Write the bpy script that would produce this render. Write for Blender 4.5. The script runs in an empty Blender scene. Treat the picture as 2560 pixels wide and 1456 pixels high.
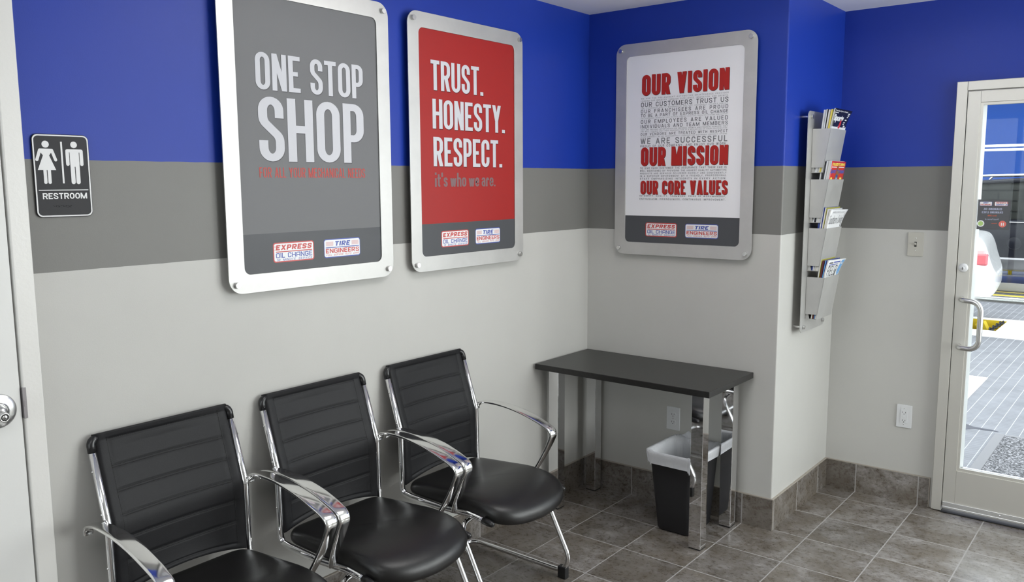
import bpy, bmesh, math, random
from math import pi, sin, cos, radians, sqrt
from mathutils import Vector, Matrix

S = bpy.context.scene
COL = S.collection
rnd = random.Random(7)

# ------------------------------------------------------------------ camera
cam_d = bpy.data.cameras.new('camera')
cam = bpy.data.objects.new('camera', cam_d)
COL.objects.link(cam)
cam_d.sensor_width = 36.0
cam_d.lens = 2082.3573 / 2560 * 36.0
cam_d.clip_start = 0.02
yw, pt, rl = radians(38.5769), radians(-7.4264), radians(-0.2776)
f_ = Vector((-sin(yw) * cos(pt), cos(yw) * cos(pt), sin(pt)))
r_ = Vector((cos(yw), sin(yw), 0))
u_ = r_.cross(f_)
r2 = r_ * cos(rl) + u_ * sin(rl)
u2 = u_ * cos(rl) - r_ * sin(rl)
M = Matrix((r2, u2, -f_)).transposed().to_4x4()
M.translation = Vector((2.4522, -3.7268, 1.6485))
cam.matrix_world = M
S.camera = cam

# ------------------------------------------------------------------ world, view and daylight
S.view_settings.view_transform = 'Standard'
S.view_settings.look = 'None'
S.view_settings.gamma = 1.0
S.view_settings.exposure = -0.13
S.view_settings.use_curve_mapping = False
w = bpy.data.worlds.new('world')
S.world = w
w.use_nodes = True
bg = w.node_tree.nodes['Background']
bg.inputs[0].default_value = (0.93, 0.97, 1.0, 1)
bg.inputs[1].default_value = 4.0


def area(name, loc, rot, sx, sy, power, color=(1, 1, 1)):
    l = bpy.data.lights.new(name, 'AREA')
    l.shape = 'RECTANGLE'
    l.size, l.size_y, l.energy, l.color = sx, sy, power, color
    o = bpy.data.objects.new(name, l)
    o.location, o.rotation_euler = loc, rot
    COL.objects.link(o)
    return o


# daylight entering through the shop windows (one lamp just outside each pane)
area('daylight_east_window', (4.78, -.275, 1.35), (0, radians(91), 0), 1.9, 1.45, 92, (1.0, 0.99, 0.98))
area('daylight_front_window', (1.0, -5.85, 1.45), (radians(90), 0, 0), 1.3, 1.9, 4, (1.0, 0.99, 0.98))
area('daylight_bay_window', (3.65, 1.02, 1.40), (radians(-96), 0, 0), 1.7, 2.0, 122, (1.0, 0.99, 0.97))

# ------------------------------------------------------------------ room sizes (metres)
W1, DD, HC = 1.0483, 0.7706, 2.5043     # back wall width, depth of the recess, ceiling
Z1, Z2, HB = 1.7175, 1.4051, 0.1539     # painted stripe heights, tile base height
TT, TX, TY = 0.307, W1 + 0.1648, 0.6216  # floor tile and grid origin
XE, YS = 4.62, -5.65                    # far right wall, front wall


# ------------------------------------------------------------------ materials
def lin(v):
    v /= 255.0
    return v / 12.92 if v <= 0.04045 else ((v + 0.055) / 1.055) ** 2.4


def rgb(r, g, b, k=1.0):
    return (min(lin(r) * k, .95), min(lin(g) * k, .95), min(lin(b) * k, .95), 1)


class NT:
    def __init__(s, name):
        s.m = bpy.data.materials.new(name)
        s.m.use_nodes = True
        s.t = s.m.node_tree
        s.p = s.t.nodes['Principled BSDF']
        s.out = s.t.nodes['Material Output']

    def n(s, typ, **kw):
        n = s.t.nodes.new(typ)
        for k, v in kw.items():
            setattr(n, k, v)
        return n

    def l(s, a, b):
        s.t.links.new(a, b)

    def math(s, op, a, b=None, c=None):
        n = s.n('ShaderNodeMath', operation=op)
        for i, v in enumerate((a, b, c)):
            if v is None:
                continue
            if hasattr(v, 'links'):
                s.l(v, n.inputs[i])
            else:
                n.inputs[i].default_value = v
        return n.outputs[0]

    def mix(s, fac, a, b):
        n = s.n('ShaderNodeMix', data_type='RGBA')
        for i, v in ((0, fac), (6, a), (7, b)):
            if hasattr(v, 'links'):
                s.l(v, n.inputs[i])
            else:
                n.inputs[i].default_value = v
        return n.outputs[2]

    def noise(s, scale, detail=4, rough=.5, vec=None, dist=0):
        n = s.n('ShaderNodeTexNoise')
        n.inputs['Scale'].default_value = scale
        n.inputs['Detail'].default_value = detail
        n.inputs['Roughness'].default_value = rough
        n.inputs['Distortion'].default_value = dist
        s.l(vec if vec is not None else s.pos(), n.inputs['Vector'])
        return n.outputs[0]

    def pos(s):
        if not hasattr(s, '_g'):
            s._g = s.n('ShaderNodeNewGeometry').outputs['Position']
        return s._g

    def objc(s):
        if not hasattr(s, '_o'):
            s._o = s.n('ShaderNodeTexCoord').outputs['Object']
        return s._o

    def ramp(s, fac, stops):
        n = s.n('ShaderNodeValToRGB')
        e = n.color_ramp.elements
        while len(e) < len(stops):
            e.new(.5)
        for i, (p, c) in enumerate(stops):
            e[i].position, e[i].color = p, c
        s.l(fac, n.inputs[0])
        return n.outputs[0]

    def bump(s, h, strength, dist=.01):
        n = s.n('ShaderNodeBump')
        n.inputs['Strength'].default_value = strength
        n.inputs['Distance'].default_value = dist
        s.l(h, n.inputs['Height'])
        s.l(n.outputs[0], s.p.inputs['Normal'])

    def set(s, **kw):
        for k, v in kw.items():
            s.p.inputs[k.replace('_', ' ')].default_value = v
        return s


MATS = {}


def simple(name, col, rough=.5, metal=0.0, spec=.5, bump=None, coat=0.0, var=0.0):
    t = NT(name)
    t.set(Roughness=rough, Metallic=metal)
    t.p.inputs['Specular IOR Level'].default_value = .28 if name.startswith(('ink', 'sign')) else spec
    t.p.inputs['Coat Weight'].default_value = coat
    if var:
        n = t.noise(9, 5, .6, t.objc())
        c2 = tuple(max(0, c * (1 - var)) for c in col[:3]) + (1,)
        t.l(t.mix(n, col, c2), t.p.inputs['Base Color'])
    else:
        t.p.inputs['Base Color'].default_value = col
    if bump:
        t.bump(t.noise(bump[0], 3, .5, t.objc()), bump[1], .002)
    MATS[name] = t.m
    return t.m


# painted wall: blue above, mid grey stripe, light grey below, roller texture
def wall_material():
    t = NT('wall_paint')
    sx = t.n('ShaderNodeSeparateXYZ')
    t.l(t.pos(), sx.inputs[0])
    wob = t.math('MULTIPLY', t.math('SUBTRACT', t.noise(14, 2), .5), .003)
    z = t.math('ADD', sx.outputs[2], wob)
    up = t.math('GREATER_THAN', z, Z1)
    mid = t.math('GREATER_THAN', z, Z2)
    blue = (0.010, 0.039, 0.335, 1)
    grey = (0.185, 0.183, 0.172, 1)
    light = (0.51, 0.505, 0.48, 1)
    c = t.mix(up, t.mix(mid, light, grey), blue)
    blot = t.noise(3.0, 5, .6)
    v = t.n('ShaderNodeHueSaturation')
    t.l(c, v.inputs['Color'])
    t.l(t.math('ADD', t.math('MULTIPLY', blot, .10), .95), v.inputs['Value'])
    t.l(v.outputs[0], t.p.inputs['Base Color'])
    t.set(Roughness=.42)
    t.p.inputs['Specular IOR Level'].default_value = .30
    t.bump(t.noise(260, 3, .6), .09, .002)
    MATS['wall'] = t.m


def tile_material():
    t = NT('stone_tile')
    sx = t.n('ShaderNodeSeparateXYZ')
    t.l(t.pos(), sx.inputs[0])
    masks, cells = [], []
    for out, org in ((sx.outputs[0], TX), (sx.outputs[1], TY)):
        u = t.math('DIVIDE', t.math('SUBTRACT', out, org - 40 * TT), TT)
        fr = t.math('FRACT', u)
        cells.append(t.math('FLOOR', u))
        d = t.math('MULTIPLY', t.math('MINIMUM', fr, t.math('SUBTRACT', 1.0, fr)), TT)
        masks.append(t.math('LESS_THAN', d, .0026))
    cv = t.n('ShaderNodeCombineXYZ')
    t.l(cells[0], cv.inputs[0])
    t.l(cells[1], cv.inputs[1])
    wn = t.n('ShaderNodeTexWhiteNoise')
    t.l(cv.outputs[0], wn.inputs[0])
    off = t.n('ShaderNodeVectorMath', operation='MULTIPLY_ADD')
    t.l(wn.outputs[1], off.inputs[0])
    off.inputs[1].default_value = (7, 7, 7)
    t.l(t.pos(), off.inputs[2])
    st = t.n('ShaderNodeVectorMath', operation='MULTIPLY')
    t.l(off.outputs[0], st.inputs[0])
    st.inputs[1].default_value = (1.0, 1.25, 1.25)
    n1 = t.noise(9, 8, .66, st.outputs[0], .3)
    n2 = t.noise(42, 6, .72, st.outputs[0], .3)
    n3 = t.noise(90, 3, .6, st.outputs[0])
    mixv = t.math('ADD', t.math('MULTIPLY', n1, .55), t.math('MULTIPLY', n2, .45))
    c = t.ramp(mixv, [(.34, (.050, .039, .028, 1)), (.43, (.118, .101, .084, 1)),
                      (.52, (.192, .176, .163, 1)), (.66, (.34, .32, .31, 1))])
    pits = t.ramp(n3, [(.30, (.35, .35, .35, 1)), (.38, (1, 1, 1, 1))])
    hue = t.noise(4.5, 3, .5, off.outputs[0])
    c = t.mix(t.ramp(hue, [(.42, (0, 0, 0, 1)), (.62, (.55, .55, .55, 1))]), c, (.120, .098, .072, 1))
    mm = t.n('ShaderNodeMix', data_type='RGBA', blend_type='MULTIPLY')
    mm.inputs[0].default_value = 1
    t.l(c, mm.inputs[6])
    t.l(pits, mm.inputs[7])
    tone = t.math('ADD', t.math('MULTIPLY', wn.outputs[0], .22), .89)
    hs = t.n('ShaderNodeHueSaturation')
    t.l(mm.outputs[2], hs.inputs['Color'])
    t.l(tone, hs.inputs['Value'])
    gm = t.math('MAXIMUM', masks[0], masks[1])
    col = t.mix(gm, hs.outputs[0], (.36, .345, .335, 1))
    t.l(col, t.p.inputs['Base Color'])
    rg = t.math('ADD', t.math('MULTIPLY', n2, .24), .17)
    t.l(t.math('ADD', rg, t.math('MULTIPLY', gm, .35)), t.p.inputs['Roughness'])
    hgt = t.math('SUBTRACT', t.math('MULTIPLY', n2, .35), t.math('MULTIPLY', gm, 1.0))
    t.bump(hgt, .22, .004)
    MATS['tile'] = t.m


def brushed(name, col, r0, r1, scale, aniso=None):
    t = NT(name)
    t.set(Metallic=.6)
    v = t.objc()
    if aniso:
        mp = t.n('ShaderNodeVectorMath', operation='MULTIPLY')
        t.l(v, mp.inputs[0])
        mp.inputs[1].default_value = aniso
        v = mp.outputs[0]
    n = t.noise(scale, 4, .55, v, .3)
    t.l(t.ramp(n, [(.3, tuple(c * .90 for c in col[:3]) + (1,)), (.7, col)]), t.p.inputs['Base Color'])
    t.l(t.math('ADD', t.math('MULTIPLY', n, r1 - r0), r0), t.p.inputs['Roughness'])
    MATS[name] = t.m


def glass_material():
    t = NT('pane_glass')
    tr = t.n('ShaderNodeBsdfTransparent')
    tr.inputs[0].default_value = (.93, .95, .95, 1)
    gl = t.n('ShaderNodeBsdfGlossy')
    gl.inputs['Roughness'].default_value = .01
    fr = t.n('ShaderNodeFresnel')
    fr.inputs[0].default_value = 1.45
    mx = t.n('ShaderNodeMixShader')
    t.l(t.math('MULTIPLY', fr.outputs[0], .38), mx.inputs[0])
    t.l(tr.outputs[0], mx.inputs[1])
    t.l(gl.outputs[0], mx.inputs[2])
    t.l(mx.outputs[0], t.out.inputs[0])
    MATS['glass'] = t.m


def bag_material():
    t = NT('thin_white_plastic')
    t.p.inputs['Base Color'].default_value = (.88, .89, .92, 1)
    t.set(Roughness=.28)
    st = t.n('ShaderNodeVectorMath', operation='MULTIPLY')
    t.l(t.objc(), st.inputs[0])
    st.inputs[1].default_value = (1.0, 1.0, .22)
    t.bump(t.noise(38, 4, .6, st.outputs[0], 1.5), .55, .012)
    tl = t.n('ShaderNodeBsdfTranslucent')
    tl.inputs[0].default_value = (.9, .91, .94, 1)
    mx = t.n('ShaderNodeMixShader')
    mx.inputs[0].default_value = .35
    t.l(t.p.outputs[0], mx.inputs[1])
    t.l(tl.outputs[0], mx.inputs[2])
    t.l(mx.outputs[0], t.out.inputs[0])
    MATS['bag'] = t.m


def leather_material():
    t = NT('black_leather')
    t.p.inputs['Base Color'].default_value = (.0075, .0070, .0070, 1)
    t.set(Roughness=.37)
    t.p.inputs['Specular IOR Level'].default_value = .5
    vo = t.n('ShaderNodeTexVoronoi')
    vo.inputs['Scale'].default_value = 420
    t.l(t.objc(), vo.inputs['Vector'])
    t.bump(vo.outputs[0], .10, .001)
    MATS['leather'] = t.m
    t = NT('charcoal_leather')
    t.p.inputs['Base Color'].default_value = (.0105, .0105, .0118, 1)
    t.set(Roughness=.47)
    t.p.inputs['Specular IOR Level'].default_value = .2
    vo = t.n('ShaderNodeTexVoronoi')
    vo.inputs['Scale'].default_value = 420
    t.l(t.objc(), vo.inputs['Vector'])
    t.bump(vo.outputs[0], .10, .001)
    MATS['backleather'] = t.m


def grate_material():
    t = NT('grey_bay_tiles')
    sx = t.n('ShaderNodeSeparateXYZ')
    t.l(t.pos(), sx.inputs[0])
    a, b = sx.outputs[0], sx.outputs[1]
    mk = []
    for o, st, wd in ((a, .076, .0042), (b, .040, .0042)):
        fr = t.math('FRACT', t.math('DIVIDE', t.math('ADD', o, 50.0), st))
        mk.append(t.math('LESS_THAN', t.math('MULTIPLY', fr, st), wd))
    g = t.math('MAXIMUM', mk[0], mk[1])
    n = t.noise(5, 6, .6)
    c = t.ramp(n, [(.3, (.135, .14, .155, 1)), (.7, (.20, .205, .225, 1))])
    t.l(t.mix(t.math('MAXIMUM', mk[0], t.math('MULTIPLY', mk[1], .35)), c, (.40, .41, .43, 1)), t.p.inputs['Base Color'])
    t.set(Roughness=.6)
    MATS['grate'] = t.m


def mat_material():
    t = NT('woven_grey_mat')
    n = t.noise(75, 3, .6, None, .8)
    c = t.ramp(n, [(.42, (.035, .036, .04, 1)), (.52, (.13, .13, .14, 1)), (.6, (.34, .34, .36, 1))])
    t.l(c, t.p.inputs['Base Color'])
    t.set(Roughness=.95)
    t.bump(n, .6, .01)
    MATS['mat'] = t.m


def laminate():
    t = NT('black_laminate')
    n = t.noise(60, 4, .6, t.objc())
    t.l(t.ramp(n, [(.3, (.010, .0095, .009, 1)), (.7, (.017, .016, .0145, 1))]), t.p.inputs['Base Color'])
    t.set(Roughness=.34)
    t.bump(t.noise(300, 2, .5, t.objc()), .08, .001)
    MATS['laminate'] = t.m


def painted_brick_reflection():
    t = NT('tinted_window_brick_reflection')
    br = t.n('ShaderNodeTexBrick')  # reflected brickwork painted into the dark window colour
    br.inputs['Scale'].default_value = 1.0
    br.inputs['Color1'].default_value = (.020, .022, .021, 1)
    br.inputs['Color2'].default_value = (.024, .026, .024, 1)
    br.inputs['Mortar'].default_value = (.008, .009, .009, 1)
    br.inputs['Mortar Size'].default_value = .012
    br.inputs['Brick Width'].default_value = .30
    br.inputs['Row Height'].default_value = .15
    rot = t.n('ShaderNodeMapping')
    rot.inputs['Rotation'].default_value = (radians(90), 0, 0)
    t.l(t.objc(), rot.inputs[0])
    t.l(rot.outputs[0], br.inputs['Vector'])
    t.l(br.outputs[0], t.p.inputs['Base Color'])
    t.set(Roughness=.12)
    t.p.inputs['Specular IOR Level'].default_value = .05
    MATS['tint'] = t.m


wall_material()
tile_material()
brushed('brushed', (.54, .535, .52, 1), .36, .52, 11)
brushed('rackmetal', (.52, .515, .50, 1), .42, .55, 11)
simple('satin', (.68, .68, .67, 1), .27, 1.0)
simple('alu', (.60, .585, .54, 1), .42, .55)
glass_material()
bag_material()
leather_material()
grate_material()
mat_material()
laminate()
painted_brick_reflection()
simple('ceiling', (.86, .87, .88, 1), .9, bump=(160, .2))
simple('chrome', (.82, .82, .83, 1), .035, 1.0)
simple('polish', (.80, .80, .79, 1), .10, 1.0, bump=(60, .02))
simple('black', (.012, .012, .013, 1), .38, bump=(300, .05))
simple('blackglove', (.010, .010, .011, 1), .30)
simple('bin', (.013, .013, .015, 1), .45, bump=(400, .12))
simple('dark', (.006, .006, .006, 1), .6)
simple('doorpaint', (.74, .74, .72, 1), .38, bump=(90, .10), var=.04)
simple('trimpaint', (.73, .72, .69, 1), .30, bump=(110, .14), var=.04)
simple('plate', (.47, .455, .405, 1), .30)
simple('platewhite', (.68, .69, .70, 1), .28)
simple('grout', (.36, .325, .28, 1), .8, bump=(120, .3))
simple('ink_grey', (.150, .152, .157, 1), .42)
simple('ink_foot', (.072, .075, .082, 1), .38)
simple('ink_red', (.335, .017, .015, 1), .42)
simple('ink_white', (.56, .565, .60, 1), .42)
simple('ink_shadow', (.05, .05, .052, 1), .5)
simple('ink_shadow_soft', (.10, .10, .104, 1), .5)
simple('ink_shadow_red', (.10, .010, .010, 1), .5)
simple('ink_pale', (.80, .80, .82, 1), .42)
simple('ink_paleshadow', (.26, .26, .28, 1), .5)
simple('ink_tag', (.47, .062, .050, 1), .42)
simple('ink_tag_grey', (.20, .125, .13, 1), .42)
simple('ink_headred', (.42, .022, .018, 1), .42)
simple('ink_text', (.105, .11, .12, 1), .45)
simple('ink_textlight', (.20, .205, .215, 1), .45)
simple('badge_white', (.78, .79, .80, 1), .40)
simple('badge_red', (.52, .055, .050, 1), .42)
simple('badge_blue', (.055, .085, .36, 1), .42)
simple('badge_pink', (.62, .30, .30, 1), .42)
simple('sign_black', (.026, .026, .029, 1), .5)
simple('sign_white', (.76, .76, .76, 1), .4)
simple('paper', (.72, .71, .67, 1), .6)
simple('paper_cool', (.70, .72, .74, 1), .5)
simple('cover_black', (.012, .012, .018, 1), .25)
simple('cover_red', (.55, .030, .025, 1), .3)
simple('cover_white', (.72, .73, .74, 1), .3)
simple('cover_blue', (.03, .06, .30, 1), .3)
simple('cover_maroon', (.10, .012, .016, 1), .3)
simple('cover_sky', (.12, .34, .66, 1), .3)
simple('cover_olive', (.40, .38, .06, 1), .35)
simple('cover_brown', (.25, .10, .03, 1), .35)
simple('yellow', (.75, .56, .02, 1), .5)
simple('gold', (.82, .66, .10, 1), .4)
simple('orange', (.60, .12, .05, 1), .4)
simple('concrete', (.78, .77, .73, 1), .8, bump=(40, .2))
simple('carwhite', (.86, .86, .86, 1), .18, coat=.6)
simple('cardark', (.007, .008, .014, 1), .22, spec=.16)
simple('taillight', (.55, .09, .11, 1), .12, coat=.5)
simple('taillight_clear', (.72, .38, .38, 1), .12, coat=.5)
simple('rubber', (.012, .012, .012, 1), .8)
simple('rim', (.5, .5, .5, 1), .25, 1.0)
simple('bayblue', (.026, .095, .40, 1), .7, spec=.2, var=.08)
simple('stain', (.035, .038, .048, 1), .35)
simple('sticker', (.085, .087, .095, 1), .5)
simple('sticker_text', (.40, .42, .55, 1), .5)
simple('step', (.26, .26, .27, 1), .12, 1.0)
simple('strike', (.26, .245, .25, 1), .45, .6)
simple('mat_edge', (.20, .20, .21, 1), .8)
simple('leafgreen', (.42, .60, .20, 1), .5)
simple('salmon', (.72, .16, .13, 1), .5)


# ------------------------------------------------------------------ mesh helpers
def new_bm():
    return bmesh.new()


def quad_box(bm, x0, x1, y0, y1, z0, z1, mi=0):
    v = [bm.verts.new(p) for p in ((x0, y0, z0), (x1, y0, z0), (x1, y1, z0), (x0, y1, z0),
                                   (x0, y0, z1), (x1, y0, z1), (x1, y1, z1), (x0, y1, z1))]
    fs = []
    for idx in ((3, 2, 1, 0), (4, 5, 6, 7), (0, 1, 5, 4), (1, 2, 6, 5), (2, 3, 7, 6), (3, 0, 4, 7)):
        f = bm.faces.new([v[i] for i in idx])
        f.material_index = mi
        fs.append(f)
    return fs


def bevel_box(bm, x0, x1, y0, y1, z0, z1, r=.002, seg=2, mi=0):
    b2 = bmesh.new()
    quad_box(b2, x0, x1, y0, y1, z0, z1, mi)
    bmesh.ops.bevel(b2, geom=b2.edges[:], offset=r, segments=seg, profile=.5, affect='EDGES')
    for f in b2.faces:
        f.material_index = mi
    merge(bm, b2)


def merge(bm, b2, mat=None):
    me = bpy.data.meshes.new('tmp')
    if mat is not None:
        bmesh.ops.transform(b2, matrix=mat, verts=b2.verts[:])
    b2.to_mesh(me)
    b2.free()
    bm.from_mesh(me)
    bpy.data.meshes.remove(me)


def tube(bm, pts, r, seg=12, closed=False, caps=True, sx=1.0, mi=0):
    """round tube along a polyline"""
    pts = [Vector(p) for p in pts]
    n = len(pts)
    rings = []
    prev = None
    for i in range(n):
        a = pts[(i - 1) % n] if (closed or i > 0) else pts[i]
        b = pts[(i + 1) % n] if (closed or i < n - 1) else pts[i]
        d = (b - a).normalized()
        if prev is None:
            ref = Vector((0, 0, 1)) if abs(d.z) < .9 else Vector((1, 0, 0))
            nx = d.cross(ref).normalized()
        else:
            nx = (prev - d * prev.dot(d)).normalized()
        prev = nx
        ny = d.cross(nx)
        rr = r[i] if isinstance(r, (list, tuple)) else r
        rings.append([bm.verts.new(pts[i] + nx * cos(2 * pi * k / seg) * rr * sx + ny * sin(2 * pi * k / seg) * rr)
                      for k in range(seg)])
    m = n if closed else n - 1
    for i in range(m):
        A, B = rings[i], rings[(i + 1) % n]
        for k in range(seg):
            f = bm.faces.new((A[k], A[(k + 1) % seg], B[(k + 1) % seg], B[k]))
            f.smooth = True
            f.material_index = mi
    if caps and not closed:
        bm.faces.new(rings[0][::-1]).material_index = mi
        bm.faces.new(rings[-1]).material_index = mi


def fillet(pts, r, seg=8, closed=False):
    """round the corners of a polyline; r number or list"""
    P = [Vector(p) for p in pts]
    n = len(P)
    out = []
    for i in range(n):
        rr = r[i] if isinstance(r, (list, tuple)) else r
        if (not closed and i in (0, n - 1)) or rr <= 1e-9:
            out.append(P[i])
            continue
        a, b, c = P[(i - 1) % n], P[i], P[(i + 1) % n]
        d1, d2 = (a - b), (c - b)
        l1, l2 = d1.length, d2.length
        d1, d2 = d1 / l1, d2 / l2
        ang = d1.angle(d2)
        if ang > pi - .02:
            out.append(b)
            continue
        tl = rr / math.tan(ang / 2)
        lim1 = l1 * (.5 if (closed or i > 1) else .98)
        lim2 = l2 * (.5 if (closed or i < n - 2) else .98)
        tl = min(tl, lim1, lim2)
        r3 = tl * math.tan(ang / 2)
        p1, p2 = b + d1 * tl, b + d2 * tl
        cen = b + (d1 + d2).normalized() * (r3 / sin(ang / 2))
        v1, v2 = p1 - cen, p2 - cen
        th = v1.angle(v2)
        ax = v1.cross(v2)
        if ax.length < 1e-12:
            out.append(b)
            continue
        ax.normalize()
        for k in range(seg + 1):
            out.append(cen + Matrix.Rotation(th * k / seg, 3, ax) @ v1)
    return out


def lathe(bm, prof, seg=24, axis='Z', cen=(0, 0, 0), mi=0, smooth=True):
    """profile list of (radius, height)"""
    cen = Vector(cen)

    def mk(r, h, a):
        x, y = r * cos(a), r * sin(a)
        if axis == 'Z':
            return cen + Vector((x, y, h))
        if axis == 'X':
            return cen + Vector((h, x, y))
        return cen + Vector((y, h, x))
    rings = []
    for r, h in prof:
        if r < 1e-7:
            rings.append([bm.verts.new(mk(0, h, 0))])
        else:
            rings.append([bm.verts.new(mk(r, h, 2 * pi * k / seg)) for k in range(seg)])
    for A, B in zip(rings, rings[1:]):
        for k in range(seg):
            k2 = (k + 1) % seg
            if len(A) == 1 and len(B) == 1:
                continue
            if len(A) == 1:
                f = bm.faces.new((A[0], B[k2], B[k]))
            elif len(B) == 1:
                f = bm.faces.new((A[k], A[k2], B[0]))
            else:
                f = bm.faces.new((A[k], A[k2], B[k2], B[k]))
            f.smooth = smooth
            f.material_index = mi


def rrect(x0, x1, z0, z1, r, seg=8):
    out = []
    for cx, cz, a0 in ((x1 - r, z1 - r, 0), (x0 + r, z1 - r, pi / 2), (x0 + r, z0 + r, pi), (x1 - r, z0 + r, 1.5 * pi)):
        for k in range(seg + 1):
            a = a0 + (pi / 2) * k / seg
            out.append((cx + r * cos(a), cz + r * sin(a)))
    return out


def plate(bm, outline, y0, y1, hole=None, mi=0):
    """extruded outline in the local xz plane between y0 (front, -y) and y1"""
    n = len(outline)
    F = [bm.verts.new((x, y0, z)) for x, z in outline]
    B = [bm.verts.new((x, y1, z)) for x, z in outline]
    for i in range(n):
        j = (i + 1) % n
        bm.faces.new((F[i], B[i], B[j], F[j])).material_index = mi
    if hole is None:
        bm.faces.new(F).material_index = mi
        bm.faces.new(B[::-1]).material_index = mi
    else:
        HF = [bm.verts.new((x, y0, z)) for x, z in hole]
        HB = [bm.verts.new((x, y1, z)) for x, z in hole]
        for i in range(n):
            j = (i + 1) % n
            bm.faces.new((F[i], F[j], HF[j], HF[i])).material_index = mi
            bm.faces.new((B[j], B[i], HB[i], HB[j])).material_index = mi
            bm.faces.new((HF[j], HB[j], HB[i], HF[i])).material_index = mi


def obj(name, bm, mats, parent=None, smooth=False, bevel=None, recalc=True):
    if recalc:
        bmesh.ops.recalc_face_normals(bm, faces=bm.faces[:])
    me = bpy.data.meshes.new(name)
    bm.to_mesh(me)
    bm.free()
    for m in (mats if isinstance(mats, (list, tuple)) else [mats]):
        me.materials.append(MATS[m])
    o = bpy.data.objects.new(name, me)
    COL.objects.link(o)
    if parent:
        o.parent = parent
    if smooth:
        for p in me.polygons:
            p.use_smooth = True
    if bevel:
        b = o.modifiers.new('bevel', 'BEVEL')
        b.width, b.segments, b.limit_method = bevel, 2, 'ANGLE'
    return o


def tag(o, label, cat, group=None):
    o['label'], o['category'] = label, cat
    if group:
        o['group'] = group
    return o


def thing(name, label, cat, loc=(0, 0, 0), rz=0.0, group=None):
    o = bpy.data.objects.new(name, None)
    o.empty_display_size = .05
    o.location = loc
    o.rotation_euler = (0, 0, rz)
    COL.objects.link(o)
    return tag(o, label, cat, group)


def struct(name, bm, mats, parent=None, **kw):
    o = obj(name, bm, mats, parent, **kw)
    if parent is None:
        o['kind'] = 'structure'
    return o


def dup(root, loc=None, label=None):
    r = root.copy()
    COL.objects.link(r)
    if loc:
        r.location = loc
    if label:
        r['label'] = label
    for ch in list(root.children):
        c = ch.copy()
        COL.objects.link(c)
        c.parent = r
        for g in ch.children:
            d = g.copy()
            COL.objects.link(d)
            d.parent = c
    return r


# ------------------------------------------------------------------ lettering (stroke alphabet + outline text)
GL = {}
Rr = 'r'   # rounded corner mark
GL['O'] = (.43, [('C', [(0, 0, 1), (0, 1, 1), (1, 1, 1), (1, 0, 1)])])
GL['I'] = (.19, [('L', [(.5, -.5, 0), (.5, 1.5, 0)])])
GL['L'] = (.34, [('L', [(0, 2, 0), (0, 0, 0), (2, 0, 0)])])
GL['E'] = (.37, [('L', [(2, 1, 0), (0, 1, 0), (0, 0, 0), (2, 0, 0)]), ('L', [(0, .51, 0), (1.0, .51, 0)])])
GL['F'] = (.35, [('L', [(2, 1, 0), (0, 1, 0), (0, -2, 0)]), ('L', [(0, .5, 0), (1.0, .5, 0)])])
GL['H'] = (.44, [('L', [(0, 2, 0), (0, -2, 0)]), ('L', [(1, 2, 0), (1, -2, 0)]), ('L', [(0, .52, 0), (1, .52, 0)])])
GL['T'] = (.40, [('L', [(-2, 1, 0), (2, 1, 0)]), ('L', [(.5, 1, 0), (.5, -2, 0)])])
GL['U'] = (.43, [('L', [(0, 2, 0), (0, 0, 1), (1, 0, 1), (1, 2, 0)])])
GL['P'] = (.40, [('L', [(0, 2, 0), (0, -2, 0)]), ('L', [(0, 1, 0), (1, 1, 1), (1, .40, 1), (0, .40, 0)])])
GL['R'] = (.43, [('L', [(0, 2, 0), (0, -2, 0)]), ('L', [(0, 1, 0), (1, 1, 1), (1, .46, 1), (0, .46, 0)]), ('D', (.55, .46, 1.0, 0))])
GL['D'] = (.43, [('C', [(0, 0, 0), (0, 1, 0), (1, 1, 1), (1, 0, 1)])])
GL['C'] = (.41, [('L', [(1, .66, 0), (1, 1, 1), (0, 1, 1), (0, 0, 1), (1, 0, 1), (1, .34, 0)])])
GL['G'] = (.42, [('L', [(1, .70, 0), (1, 1, 1), (0, 1, 1), (0, 0, 1), (1, 0, 1), (1, .46, 0), (.5, .46, 0)])])
GL['S'] = (.41, [('L', [(1, .70, 0), (1, 1, 1), (0, 1, 1), (0, .64, 1), (1, .36, 1), (1, 0, 1), (0, 0, 1), (0, .30, 0)])])
GL['N'] = (.44, [('L', [(0, 2, 0), (0, -2, 0)]), ('L', [(1, 2, 0), (1, -2, 0)]), ('D', (0, 1, 1, 0))])
GL['M'] = (.58, [('L', [(0, 2, 0), (0, -2, 0)]), ('L', [(1, 2, 0), (1, -2, 0)]), ('D', (0, 1, .5, 0)), ('D', (1, 1, .5, 0))])
GL['V'] = (.45, [('D', (0, 1, .5, 0)), ('D', (1, 1, .5, 0))])
GL['A'] = (.46, [('D', (.5, 1, 0, 0)), ('D', (.5, 1, 1, 0)), ('L', [(.2, .24, 0), (.8, .24, 0)])])
GL['Y'] = (.45, [('D', (0, 1, .5, .42)), ('D', (1, 1, .5, .42)), ('L', [(.5, .5, 0), (.5, -2, 0)])])
GL['X'] = (.46, [('D', (0, 1, 1, 0)), ('D', (1, 1, 0, 0))])
GL['W'] = (.62, [('D', (0, 1, .25, 0)), ('D', (.5, 1, .25, 0)), ('D', (.5, 1, .75, 0)), ('D', (1, 1, .75, 0))])
GL['1'] = (.28, [('L', [(.2, 1, 0), (1, 1, 0), (1, -2, 0)])])
GL['0'] = GL['O']
GL['.'] = (.19, [('B',)])
GL[','] = (.19, [('B',), ('Q', (.07, -.12, .19, 0))])
GL['-'] = (.26, [('L', [(-2, .46, 0), (2, .46, 0)])])
GL["'"] = (.19, [('Q', (0, .70, .17, 1.0))])
GL['K'] = (.45, [('L', [(0, 2, 0), (0, -2, 0)]), ('D', (1, 1, .12, .38)), ('D', (.40, .62, 1, 0))])
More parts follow.
